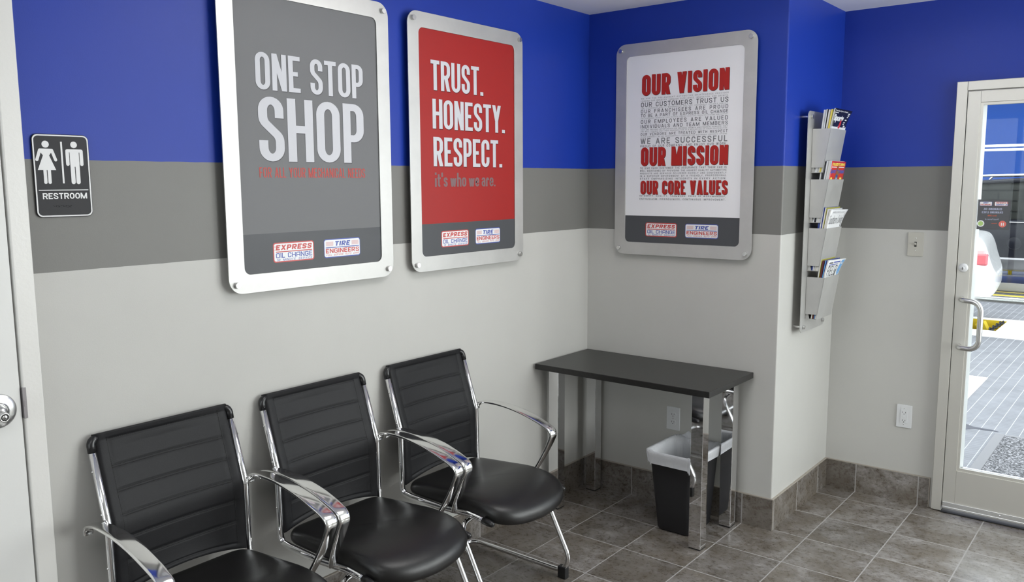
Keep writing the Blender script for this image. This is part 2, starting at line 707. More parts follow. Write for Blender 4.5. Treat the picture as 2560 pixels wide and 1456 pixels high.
GL['Q'] = (.43, GL['O'][1] + [('D', (.55, .22, 1.0, 0))])
GL['B'] = (.43, [('C', [(0, .52, 0), (0, 1, 0), (.94, 1, 1), (.94, .52, 1)]), ('C', [(0, 0, 0), (0, .52, 0), (1, .52, 1), (1, 0, 1)])])
GL['J'] = (.36, [('L', [(1, 2, 0), (1, 0, 1), (0, 0, 1), (0, .30, 0)])])
GL['Z'] = (.40, [('L', [(-2, 1, 0), (2, 1, 0)]), ('L', [(-2, 0, 0), (2, 0, 0)]), ('D', (1, 1, 0, 0))])
XH = .62
GL['i'] = (.17, [('L', [(.5, -.5, 0), (.5, XH, 0)]), ('Q', (0, .84, .17, 1.0))])
GL['t'] = (.30, [('L', [(.35, .93, 0), (.35, 0, 1), (1.2, 0, 0)]), ('L', [(-2, XH, 0), (2, XH, 0)])])
GL['s'] = (.35, [('L', [(1, .46, 0), (1, XH, 1), (0, XH, 1), (0, .40, 1), (1, .24, 1), (1, 0, 1), (0, 0, 1), (0, .18, 0)])])
GL['w'] = (.56, [('D', (0, XH, .25, 0)), ('D', (.5, XH, .25, 0)), ('D', (.5, XH, .75, 0)), ('D', (1, XH, .75, 0))])
GL['h'] = (.40, [('L', [(0, 2, 0), (0, -2, 0)]), ('L', [(0, XH, 0), (1, XH, 1), (1, -2, 0)])])
GL['o'] = (.40, [('C', [(0, 0, 1), (0, XH, 1), (1, XH, 1), (1, 0, 1)])])
GL['e'] = (.39, [('L', [(0, .31, 0), (1, .31, 0), (1, XH, 1), (0, XH, 1), (0, 0, 1), (1, 0, 1), (1, .17, 0)])])
GL['a'] = (.38, [('L', [(0, .48, 0), (0, XH, 1), (1, XH, 1), (1, -2, 0)]), ('C', [(0, 0, 1), (0, .36, 1), (1, .36, 0), (1, 0, 0)])])
GL['r'] = (.30, [('L', [(0, XH, 0), (0, -2, 0)]), ('L', [(0, XH, 0), (1, XH, 1), (1, .46, 0)])])
TECH_A = (.46, [('L', [(0, -2, 0), (0, 1, 1), (1, 1, 0), (1, -2, 0)]), ('L', [(0, .36, 0), (1, .36, 0)])])
TECH_R = (.43, [('L', [(0, -2, 0), (0, 1, 0), (1, 1, 1), (1, .42, 1), (.3, .42, 0)]), ('D', (.35, .46, 1.0, 0))])


def stroke_polys(ch, wd, t, k, rmax, tech=False, tall=1.0):
    """list of quads (2D) of one glyph, cap height 1, width wd, stem t"""
    g = GL[ch][1]
    if tech and ch == 'A':
        g = TECH_A[1]
    if tech and ch == 'R':
        g = TECH_R[1]
    Hs = 1.0 / k

    def px(u):
        if u < -.9: return 0.0
        if u > 1.9: return wd
        return t / 2 + u * (wd - t)

    def py(v):
        if v < -.4: return 0.0
        if v > 1.4: return Hs
        return t / 2 + v * (Hs - t)
    out = []
    for si, s in enumerate(g):
        if s[0] == 'B':
            out.append([(0, 0, si), (t, 0, si), (t, t, si), (0, t, si)])
        elif s[0] == 'Q':
            a, c, d, e = s[1]
            out.append([(a * t / .17, c * Hs, si), (d * t / .17, c * Hs, si), (d * t / .17, e * Hs, si), (a * t / .17, e * Hs, si)])
        elif s[0] == 'D':
            u0, v0, u1, v1 = s[1]
            ya = Hs if v0 == 1 else py(v0)
            yb = 0.0 if v1 == 0 else py(v1)
            th = t * 1.06
            xa = u0 * (wd - th)
            xb = u1 * (wd - th)
            out.append([(xa, ya, si), (xa + th, ya, si), (xb + th, yb, si), (xb, yb, si)])
        else:
            cl = s[0] == 'C'
            P = [Vector((px(a), py(b) * tall, 0)) for a, b, c in s[1]]
            R = [(min(max(rmax, t * .53), (wd - t) / 2) if c else 0) for a, b, c in s[1]]
            Q = [Vector((q.x, q.y / tall, 0)) for q in fillet(P, R, 7, cl)]
            Q = [q for i, q in enumerate(Q) if (i == 0 or (q - Q[i - 1]).length > 2e-4)]
            if cl and (Q[0] - Q[-1]).length < 2e-4:
                Q.pop()
            n = len(Q)
            L, Rg = [], []
            for i in range(n):
                a = Q[(i - 1) % n] if (cl or i > 0) else None
                c = Q[(i + 1) % n] if (cl or i < n - 1) else None
                b = Q[i]
                d1 = (b - a).normalized() if a is not None and (b - a).length > 1e-9 else None
                d2 = (c - b).normalized() if c is not None and (c - b).length > 1e-9 else None
                d1 = d1 or d2
                d2 = d2 or d1
                n1 = Vector((-d1.y, d1.x, 0))
                n2 = Vector((-d2.y, d2.x, 0))
                m = (n1 + n2)
                m = m.normalized() if m.length > 1e-6 else n1
                q = t / 2 / max(.35, m.dot(n1))
                L.append(b + m * q)
                Rg.append(b - m * q)
            for i in range(n if cl else n - 1):
                j = (i + 1) % n
                out.append([(L[i].x, L[i].y, si), (L[j].x, L[j].y, si), (Rg[j].x, Rg[j].y, si), (Rg[i].x, Rg[i].y, si)])
    return [[(x, y * k, q) for x, y, q in p] for p in out]


def stroke_text(txt, u0, u1, v0, v1, t=.17, k=.82, rmax=9, gap=.06, wmul=1.0, shear=0.0, tech=False, space=.20, track=False):
    """polygons of a line of text fitted to the rectangle u0..u1 x v0..v1"""
    h = v1 - v0
    tall = 1.0 if tech else .72

    def width(ch):
        if ch == ' ':
            return space * wmul
        if ch in "I.,i'":
            return t
        return GL[ch][0] * wmul
    if track:
        want = (u1 - u0) / h
        nat = sum(width(c) for c in txt)
        gap = max(.05, min(.42, (want - nat) / max(1, len(txt) - 1)))
    cur, polys = 0.0, []
    for ch in txt:
        if ch != ' ':
            for p in stroke_polys(ch, width(ch), t, k, rmax, tech, tall):
                polys.append([(cur + x, y, q) for x, y, q in p])
        cur += width(ch) + gap
    tot = cur - gap
    sx = (u1 - u0 - shear * h) / tot
    return [[(u0 + x * sx + shear * y * h, v0 + y * h, q) for x, y, q in p] for p in polys]


def put_polys(bm, polys, y, mi=0, du=0.0, dv=0.0, grow=0.0):
    for p in polys:
        vs = [bm.verts.new((q[0] + du, y - (6e-5 * q[2] if len(q) > 2 else 0), q[1] + dv)) for q in p]
        try:
            f = bm.faces.new(vs)
            f.normal_update()
            if f.normal.y > 0:
                f.normal_flip()
            f.material_index = mi
        except ValueError:
            pass


_cache = {}


def outline_text(txt, spacing=1.0, bold=0.0, res=3):
    key = (txt, round(spacing, 4), bold, res)
    if key in _cache:
        return _cache[key]
    c = bpy.data.curves.new('txt', 'FONT')
    c.body = txt
    c.size = 1.0
    c.space_character = spacing
    c.offset = bold
    c.resolution_u = res
    o = bpy.data.objects.new('txt', c)
    COL.objects.link(o)
    dg = bpy.context.evaluated_depsgraph_get()
    me = o.evaluated_get(dg).to_mesh()
    vs = [(v.co.x, v.co.y) for v in me.vertices]
    fs = [tuple(p.vertices) for p in me.polygons]
    o.evaluated_get(dg).to_mesh_clear()
    bpy.data.objects.remove(o)
    bpy.data.curves.remove(c)
    _cache[key] = (vs, fs)
    return vs, fs


def fit_text(bm, txt, u0, u1, v0, v1, y, mi=0, bold=0.0, track=True, mirror=False, res=3, shear=0):
    """outline text with its ink fitted to the rectangle"""
    sp = 1.0
    vs, fs = outline_text(txt, 1.0, bold, res)
    w0 = max(x for x, _ in vs) - min(x for x, _ in vs)
    h0 = max(z for _, z in vs) - min(z for _, z in vs)
    sc = (v1 - v0) / h0
    if track and len(txt) > 3:
        want = (u1 - u0) / sc
        v2, _ = outline_text(txt, 1.4, bold, res)
        w2 = max(x for x, _ in v2) - min(x for x, _ in v2)
        sp = 1 + .4 * (want - w0) / (w2 - w0)
        sp = max(.92, min(sp, 1.6))
        vs, fs = outline_text(txt, sp, bold, res)
    x0, x1 = min(x for x, _ in vs), max(x for x, _ in vs)
    z0 = min(z for _, z in vs)
    sx = (u1 - u0) / (x1 - x0)
    V = []
    for x, z in vs:
        u = u0 + (x - x0) * sx
        if mirror:
            u = u1 - (x - x0) * sx
        V.append(bm.verts.new((u + shear * (z - z0) * sc, y, v0 + (z - z0) * sc)))
    for f in fs:
        try:
            q = bm.faces.new([V[i] for i in f])
            q.normal_update()
            if q.normal.y > 0:
                q.normal_flip()
            q.material_index = mi
        except ValueError:
            pass


def flat_rect(bm, u0, u1, v0, v1, y, mi=0):
    put_polys(bm, [[(u0, v0), (u1, v0), (u1, v1), (u0, v1)]], y, mi)


def flat_poly(bm, pts, y, mi=0):
    put_polys(bm, [pts], y, mi)


# ------------------------------------------------------------------ setting
def build_room():
    b = new_bm()
    quad_box(b, -.16, XE + .16, YS - .16, 0.0, -.10, 0)
    quad_box(b, W1, XE + .16, 0.0, DD + .155, -.10, 0)
    struct('floor', b, 'tile')
    b = new_bm()
    quad_box(b, -.16, XE + .16, YS - .16, DD + .16, HC, HC + .10)
    struct('ceiling', b, 'ceiling')
    # left wall with the restroom doorway (opening y -3.735..-2.79)
    b = new_bm()
    quad_box(b, -.12, 0, -2.79, 0.12, 0, HC)
    quad_box(b, -.12, 0, YS, -3.735, 0, HC)
    quad_box(b, -.12, 0, -3.735, -2.79, 2.17, HC)
    struct('wall_left', b, 'wall')
    # back wall and the return beside it are one boxed-out corner
    b = new_bm()
    pts = [(0, 0)] + [(W1 - .006 + .006 * sin(a), .006 - .006 * cos(a)) for a in [i * pi / 8 for i in range(5)]] + \
          [(W1, DD + .12), (W1 - .12, DD + .12), (W1 - .12, .12), (0, .12)]
    lo = [b.verts.new((x, y, 0)) for x, y in pts]
    hi = [b.verts.new((x, y, HC)) for x, y in pts]
    for i in range(len(pts)):
        j = (i + 1) % len(pts)
        b.faces.new((lo[i], lo[j], hi[j], hi[i]))
    b.faces.new(lo[::-1])
    b.faces.new(hi)
    struct('wall_back', b, 'wall')
    # right wall: glass door opening x 1.60..2.585, window opening x 2.85..4.35
    b = new_bm()
    quad_box(b, W1, 1.602, DD, DD + .12, 0, HC)
    quad_box(b, 1.602, 2.60, DD, DD + .12, 2.105, HC)
    quad_box(b, 2.60, 2.80, DD, DD + .12, 0, HC)
    quad_box(b, 2.80, 4.50, DD, DD + .12, 0, .5)
    quad_box(b, 2.80, 4.50, DD, DD + .12, 2.4, HC)
    quad_box(b, 4.50, XE, DD, DD + .12, 0, HC)
    struct('wall_right', b, 'wall')
    # window walls behind the viewpoint
    b = new_bm()
    quad_box(b, XE, XE + .12, YS, DD + .12, 0, .5)
    quad_box(b, XE, XE + .12, YS, DD + .12, 2.4, HC)
    for y0, y1 in ((YS, -1.0), (.45, DD + .12)):
        quad_box(b, XE, XE + .12, y0, y1, .5, 2.4)
    struct('wall_east', b, 'trimpaint')
    b = new_bm()
    quad_box(b, -.12, XE + .12, YS - .12, YS, 0, .5)
    quad_box(b, -.12, XE + .12, YS - .12, YS, 2.4, HC)
    for x0, x1 in ((-.12, .3), (1.7, XE + .12)):
        quad_box(b, x0, x1, YS - .12, YS, .5, 2.4)
    struct('wall_front', b, 'trimpaint')
    # window frames and panes
    def window(n, u0, u1, kind, c):
        b = new_bm()
        g = new_bm()
        k = max(2, round((u1 - u0) / .9))
        bars = [(u0, u0 + .05), (u1 - .05, u1)] + [(u0 + (u1 - u0) * i / k - .025, u0 + (u1 - u0) * i / k + .025) for i in range(1, k)]
        def bx(m, a0, a1, z0, z1, d0, d1):
            if kind == 'x':
                quad_box(m, c + d0, c + d1, a0, a1, z0, z1)
            else:
                quad_box(m, a0, a1, c + d0, c + d1, z0, z1)
        for a0, a1 in bars:
            bx(b, a0, a1, .5, 2.4, .02, .10)
        bx(b, u0, u1, .5, .56, .02, .10)
        bx(b, u0, u1, 2.34, 2.4, .02, .10)
        bx(g, u0 + .02, u1 - .02, .52, 2.38, .055, .061)
        o = struct('window_%d' % n, b, 'alu')
        struct('window_pane', g, 'glass', o)
    window(1, -1.0, .45, 'x', XE)
    window(2, .3, 1.7, 'y', YS - .12)
    window(3, 2.80, 4.50, 'y', DD)
    # tile base boards with a grouted top edge
    def base(name, boxes):
        b = new_bm()
        for x0, x1, y0, y1, gx0, gx1, gy0, gy1 in boxes:
            quad_box(b, x0, x1, y0, y1, 0, HB - .004, 0)
            quad_box(b, gx0, gx1, gy0, gy1, HB - .004, HB, 1)
        struct(name, b, ['tile', 'grout'])
    e = .010
    base('baseboard_left', [(0, e, -2.765, 0, 0, e, -2.765, 0)])
    base('baseboard_back', [(e, W1 + e, -e, 0, e, W1 + e, -e, 0)])
    base('baseboard_return', [(W1, W1 + e, 0, DD, W1, W1 + e, 0, DD)])
    base('baseboard_right', [(W1 + e, 1.570, DD - e, DD, W1 + e, 1.570, DD - e, DD)])
    # grout beads on the vertical base corners
    b = new_bm()
    quad_box(b, W1 + e - .001, W1 + e + .0015, -e - .0015, -e + .002, 0, HB)
    quad_box(b, 1.570, 1.574, DD - e, DD, 0, HB)
    struct('trim_1', b, 'grout')


def build_restroom_door():
    fx = .022
    b = new_bm()
    bevel_box(b, -.12, fx, -2.824, -2.772, 0, 2.18, .004, 3)
    bevel_box(b, -.12, fx, -3.76, -3.708, 0, 2.18, .004, 3)
    bevel_box(b, -.12, fx, -3.708, -2.824, 2.13, 2.18, .004, 3)
    quad_box(b, -.12, -.055, -2.835, -2.82, 0, 2.13)
    quad_box(b, -.12, -.055, -3.712, -3.697, 0, 2.13)
    fr = struct('trim_2', b, 'trimpaint')
    # strike plate in the jamb
    b = new_bm()
    bevel_box(b, -.012, .0235, -2.8262, -2.8236, 1.013, 1.099, .0008, 1)
    bevel_box(b, .019, .0232, -2.8250, -2.8165, 1.013, 1.099, .0006, 2)
    bevel_box(b, .0200, .0236, -2.8240, -2.8175, 1.046, 1.063, .0006, 2)
    st = struct('strike_plate', b, 'strike', fr)
    b = new_bm()
    bevel_box(b, -.030, .016, -3.704, -2.829, .012, 2.126, .0015, 2)
    d = struct('door_1', b, 'doorpaint')
    # lever lock
    cy, cz = -2.889, 1.046
    b = new_bm()
    lathe(b, [(0, .016), (.047, .016), (.0475, .019), (.045, .0225), (.030, .0245), (.0225, .0255), (.0225, .0285),
              (.0205, .0295), (.0190, .0275), (.0185, .0285), (.0150, .031), (.0150, .048), (0, .048)], 40, 'X', (0, cy, cz))
    struct('lock_rose', b, 'satin', d, recalc=True)
    b = new_bm()
    lathe(b, [(0, .045), (.0125, .045), (.0140, .050), (.0140, .074), (.0125, .0775), (.0095, .0785), (.0092, .0765), (0, .0765)], 32, 'X', (0, cy - .004, cz - .006))
    pth = [(.062, cy - .004 - s, cz - .006 + .010 * sin(s * 26)) for s in (0, .02, .04, .07, .10, .115)]
    tube(b, pth, [.0135, .0125, .0115, .011, .010, .007], 14)
    lv = struct('lever_handle', b, 'satin', d)
    b = new_bm()
    lathe(b, [(0, .0790), (.0062, .0790), (.0068, .0778), (.0068, .076)], 24, 'X', (0, cy - .004, cz - .006), 0)
    quad_box(b, .0788, .0793, cy - .0048, cy - .0032, cz - .0095, cz - .0025, 1)
    lathe(b, [(.0068, .0768), (.0090, .0768)], 24, 'X', (0, cy - .004, cz - .006), 1)
    struct('key_cylinder', b, ['satin', 'dark'], lv)


def build_glass_door():
    ya = DD - .030   # inner face of the frame
    x0, x1, xg0 = 1.588, 1.634, 1.642
    X2 = 2.575       # far jamb
    b = new_bm()
    bevel_box(b, x0, x1, ya, DD + .12, .004, 2.110, .002, 2)
    bevel_box(b, X2, X2 + .046, ya, DD + .12, .004, 2.110, .002, 2)
    bevel_box(b, x1, X2, ya + .0005, DD + .12, 2.067, 2.110, .002, 2)
    fr = struct('trim_3', b, 'alu')
    # door leaf
    yd = ya + .004
    yb = yd + .045
    xs0, xs1 = 1.637, 1.692
    gz0, gz1 = .236, 1.998
    b = new_bm()
    bevel_box(b, xs0, xs1, yd, yb, .028, 2.062, .0015, 2)
    bevel_box(b, X2 - .058, X2 - .003, yd, yb, .028, 2.062, .0015, 2)
    bevel_box(b, xs1, X2 - .058, yd, yb, 2.010, 2.062, .0012, 2)
    bevel_box(b, xs1, X2 - .058, yd, yb, .028, .222, .0012, 2)
    dr = struct('door_2', b, 'alu')
    # glazing stops: a lip all round the glass, set back from the face
    b = new_bm()
    s0, s1 = yd + .006, yd + .020
    quad_box(b, xs1, xs1 + .011, s0, s1, .222, 2.010)
    quad_box(b, X2 - .069, X2 - .058, s0, s1, .222, 2.010)
    quad_box(b, xs1 + .011, X2 - .069, s0, s1, gz1, 2.010)
    quad_box(b, xs1 + .011, X2 - .069, s0, s1, .222, gz0)
    struct('glazing_stop', b, 'alu', dr)
    b = new_bm()
    pv = [(xs1, yd + .026), (xs1 + .005, yd + .026), (xs1 + .021, yb), (xs1, yb)]
    lo = [b.verts.new((x, y, .222)) for x, y in pv]
    hi = [b.verts.new((x, y, 2.010)) for x, y in pv]
    for i in range(4):
        b.faces.new((lo[i], lo[(i + 1) % 4], hi[(i + 1) % 4], hi[i]))
    b.faces.new(lo[::-1])
    b.faces.new(hi)
    quad_box(b, X2 - .069, X2 - .058, yd + .026, yb, .222, 2.010)
    quad_box(b, xs1 + .021, X2 - .069, yd + .026, yb, gz1, 2.010)
    quad_box(b, xs1 + .021, X2 - .069, yd + .026, yb, .222, gz0)
    struct('glazing_stop', b, 'carwhite', dr)  # outer stops: sunlit aluminium, its brightness put into white colour and wedge shape
    b = new_bm()
    quad_box(b, xs1 + .002, X2 - .060, yd + .0205, yd + .0255, .226, 2.006)
    struct('door_glass', b, 'glass', dr)
    # bottom sweep with its screw
    b = new_bm()
    bevel_box(b, xs0 + .002, X2 - .006, yd - .007, yd - .0002, .030, .056, .002, 2)
    bevel_box(b, xs0 + .002, X2 - .006, yd - .010, yd - .0002, .022, .033, .002, 2)
    sw = struct('door_sweep', b, 'satin', dr)
    b = new_bm()
    lathe(b, [(0, -.0025), (.003, -.0022), (.004, 0)], 12, 'Y', (1.89, yd - .007, .043))
    struct('screw', b, 'chrome', sw)
    # lock cylinder
    b = new_bm()
    lathe(b, [(0, -.012), (.010, -.012), (.0185, -.011), (.021, -.006), (.0215, 0)], 28, 'Y', (1.664, yd, 1.231), 0)
    lathe(b, [(0, -.0135), (.007, -.0135), (.0085, -.0118)], 20, 'Y', (1.664, yd, 1.229), 0)
    quad_box(b, 1.6625, 1.6655, yd - .0142, yd - .013, 1.223, 1.235, 1)
    struct('lock_cylinder', b, ['platewhite', 'dark'], dr)
    # pull handle: bar offset over the glass, returning to the stile
    b = new_bm()
    pth = fillet([(1.667, yd, 1.081), (1.667, yd - .045, 1.081), (1.760, yd - .060, 1.074), (1.760, yd - .060, .846), (1.667, yd - .045, .849), (1.667, yd, .849)],
                 [0, .028, .045, .045, .028, 0], 8)
    tube(b, pth, .0125, 14)
    struct('pull_handle', b, 'satin', dr)
    # push bar across the outside
    b = new_bm()
    yo = yb + .055
    pth = fillet([(1.675, yb, 1.075), (1.675, yo, 1.075), (2.535, yo, 1.075), (2.535, yb, 1.075)], [0, .03, .03, 0], 6)
    tube(b, pth, .0145, 14)
    struct('push_bar', b, 'satin', dr)
    # threshold; shade of the gap below the door painted as near black
    b = new_bm()
    bevel_box(b, x1 + .001, X2, ya - .010, DD + .12, 0, .005, .001, 2)
    struct('trim_4', b, 'dark')
    # sticker on the glass, made to be read from outside
    t = thing('window_sticker', 'dark square window sticker on the glass door, its lettering facing outside', 'sticker', (0, yd + .0202, 1.417))
    b = new_bm()
    quad_box(b, 1.7055, 1.840, -.0006, 0, 0, .141, 0)
    obj('sticker_sheet', b, 'sticker', t)
    y = -.0010
    b = new_bm()
    for a0, a1, c in ((1.7125, 1.764, 1), (1.7745, 1.829, 0)):
        flat_poly(b, rrect(a0, a1, .111, .131, .003), y + .0002, 1 + c)
        flat_poly(b, rrect(a0 + .001, a1 - .001, .112, .130, .003), y, 0)
    for p in stroke_text('EXPRESS', 1.778, 1.826, .1220, .1285, .22, 1, .05, .12, 1.7, 0, True):
        put_polys(b, [[(1.8035 * 2 - u, v, q) for u, v, q in p]], y - .0002, 1)
    for p in stroke_text('OIL CHANGE', 1.778, 1.826, .1135, .1200, .2, 1, .1, .14, 1.7, 0, True):
        put_polys(b, [[(1.8035 * 2 - u, v, q) for u, v, q in p]], y - .0002, 2)
    for p in stroke_text('TIRE', 1.727, 1.749, .1220, .1285, .22, 1, .05, .12, 1.7, 0, True):
        put_polys(b, [[(1.738 * 2 - u, v, q) for u, v, q in p]], y - .0002, 2)
    for p in stroke_text('ENGINEERS', 1.7155, 1.761, .1135, .1200, .2, 1, .1, .14, 1.7, 0, True):
        put_polys(b, [[(1.738 * 2 - u, v, q) for u, v, q in p]], y - .0002, 1)
    obj('badge', b, ['badge_white', 'badge_red', 'badge_blue'], t, recalc=False)
    b = new_bm()
    for p in stroke_text('CHANGING OIL', 1.7295, 1.806, .0915, .1015, t=.2, wmul=1.3, gap=.1):
        put_polys(b, [[(1.7677 * 2 - u, v, q) for u, v, q in p]], y)
    for p in stroke_text('CHANGING LIVES', 1.723, 1.811, .0760, .0860, t=.2, wmul=1.3, gap=.1):
        put_polys(b, [[(1.767 * 2 - u, v, q) for u, v, q in p]], y)
    fit_text(b, 'Since 2008', 1.749, 1.786, .0625, .0695, y, 1, .012, mirror=True)
    fit_text(b, 'Proud Partner of', 1.738, 1.795, .0450, .0525, y, 0, .0, mirror=True)
    flat_rect(b, 1.766, 1.790, .0285, .0300, y, 1)
    obj('lettering', b, ['sticker_text', 'orange'], t, recalc=False)
    for cx, cz, m0, m1 in ((1.7215, .0275, 0, 1), (1.812, .027, 2, 0)):
        b = new_bm()
        flat_poly(b, [(cx + .0155 * cos(a * pi / 16), cz + .0155 * sin(a * pi / 16)) for a in range(32)], y, m0)
        if m1 == 1:
            flat_poly(b, [(cx + .011 * cos(a * pi / 12) * (1 + .15 * sin(a * 3)), cz + .011 * sin(a * pi / 12)) for a in range(24)], y - .0002, 1)
        else:
            for k in (-1, 1):
                flat_poly(b, [(cx + k * .004 - .0015, cz - .008), (cx + k * .004 + .0015, cz - .008), (cx + k * .004 + .0022, cz + .002), (cx + k * .004, cz + .007), (cx + k * .004 - .0022, cz + .002)], y - .0002, 0)
        obj('emblem', b, ['badge_white', 'leafgreen', 'salmon'], t, recalc=False)


# ------------------------------------------------------------------ posters
PW, PH, PZ = .737, 1.044, 1.283


def badges(parent, y):
    # red-edged badge
    b = new_bm()
    u0, u1, v0, v1 = -.190, -.016, .094, .163
    flat_poly(b, rrect(u0, u1, v0, v1, .010), y, 1)
    flat_poly(b, rrect(u0 + .004, u1 - .004, v0 + .004, v1 - .004, .007), y - .0002, 0)
    put_polys(b, stroke_text('EXPRESS', -.180, -.024, .1365, .1545, .24, 1, .14, .14, 1.75, .22, True), y - .0004, 1)
    flat_rect(b, -.179, -.025, .1290, .1322, y - .0004, 1)
    for vv in (.1505, .1465, .1375):
        flat_rect(b, -.186, -.176, vv, vv + .0008, y - .0004, 1)
    put_polys(b, stroke_text('OIL CHANGE', -.179, -.025, .1095, .1265, .16, 1, .12, .13, 1.75, 0, True), y - .0004, 2)
    put_polys(b, stroke_text('10 MINUTE SERVICE', -.178, -.025, .0990, .1065, .15, 1, .10, .28, 1.6, .22, True, .45), y - .0004, 2)
    obj('logo_badge', b, ['badge_white', 'badge_red', 'badge_blue'], parent, recalc=False)
    # blue-edged badge
    b = new_bm()
    u0, u1 = .029, .201
    flat_poly(b, rrect(u0, u1, v0, v1, .010), y, 2)
    flat_poly(b, rrect(u0 + .0022, u1 - .0022, v0 + .0035, v1 - .0035, .008), y - .0002, 0)
    put_polys(b, stroke_text('TIRE', .078, .153, .1365, .1540, .24, 1, .12, .14, 1.7, .25, True), y - .0004, 2)
    for a0 in (.037, .158):
        for r in range(6):
            for q in range(9):
                x = a0 + q * .0038 + .0008 + (r % 2) * .0012
                z = .1375 + r * .0027
                flat_poly(b, [(x, z), (x + .0026, z), (x + .0034, z + .0019), (x + .0008, z + .0019)], y - .0004, 3)
    flat_rect(b, .037, .195, .1300, .1330, y - .0004, 2)
    put_polys(b, stroke_text('ENGINEERS', .037, .195, .1110, .1275, .19, 1, .12, .13, 1.75, 0, True), y - .0004, 1)
    put_polys(b, stroke_text('FULL SERVICE AUTO CARE', .039, .195, .1010, .1075, .14, 1, .1, .25, 1.6, .22, True, .5), y - .0004, 1)
    obj('logo_badge', b, ['badge_white', 'badge_red', 'badge_blue', 'badge_pink'], parent, recalc=False)


def poster(label, loc, rz, ink, writer):
    t = thing('framed_poster', label, 'poster', loc, rz, None)
    # metal front plate
    b = new_bm()
    o = rrect(-PW / 2, PW / 2, 0, PH, .052, 10)
    h = rrect(-.3075, .3075, .0625, .9830, .024, 10)
    plate(b, o, -.0310, -.0270, h)
    obj('frame', b, 'brushed', t, bevel=.0006)
    # printed sheet held behind it
    b = new_bm()
    plate(b, rrect(-.335, .335, .036, 1.008, .02, 6), -.0262, -.0225)
    pr = obj('print', b, ink, t)
    b = new_bm()
    flat_rect(b, -.335, .335, .036, .1965, -.0266)
    obj('footer_band', b, 'ink_foot', pr, recalc=False)
    writer(pr)
    badges(pr, -.0270 + .0001)
    for sx in (-1, 1):
        for z in (.031, PH - .031):
            b = new_bm()
            lathe(b, [(0, -.0425), (.0098, -.0425), (.0105, -.0418), (.0105, -.0320), (.0098, -.0312), (.0070, -.0312), (.0070, .0)], 28, 'Y', (sx * (PW / 2 - .0285), 0, z), smooth=False)
            obj('standoff', b, 'satin', t)
    return t


def shadowed(parent, lines, face, shade, y=-.0268, du=.0025, dv=-.003, **kw):
    for txt, u0, u1, v0, v1, k2 in lines:
        b = new_bm()
        s = new_bm()
        a = dict(kw)
        a.update(k2)
        p = stroke_text(txt, u0, u1, v0, v1, **a)
        put_polys(b, p, y - .0005)
        put_polys(s, p, y, 0, du, dv)
        obj('letter_shadow', s, shade, parent, recalc=False)
        obj('headline', b, face, parent, recalc=False)


def write_one_stop(pr):
    z = PZ
    shadowed(pr, [('ONE STOP', -.231, .237, 1.9615 - z, 2.0835 - z, dict(t=.148)),
                  ('SHOP', -.227, .235, 1.724 - z, 1.9395 - z, dict(t=.145))],
             'ink_white', 'ink_shadow_soft')
    b = new_bm()
    put_polys(b, stroke_text('FOR ALL YOUR MECHANICAL NEEDS', -.231, .236, 1.669 - z, 1.7035 - z, t=.115, k=.9, gap=.085), -.0268)
    obj('tagline', b, 'ink_tag', pr, recalc=False)


def write_trust(pr):
    z = PZ
    shadowed(pr, [('TRUST.', -.238, .091, 2.0265 - z, 2.1465 - z, {}),
                  ('HONESTY.', -.231, .240, 1.871 - z, 1.991 - z, {}),
                  ('RESPECT.', -.229, .219, 1.717 - z, 1.837 - z, {})],
             'ink_white', 'ink_shadow_red', t=.152)
    b = new_bm()
    put_polys(b, stroke_text("it's who we are.", -.223, .171, 1.632 - z, 1.691 - z, t=.15, gap=.055, space=.12), -.0268)
    obj('tagline', b, 'ink_tag_grey', pr, recalc=False)


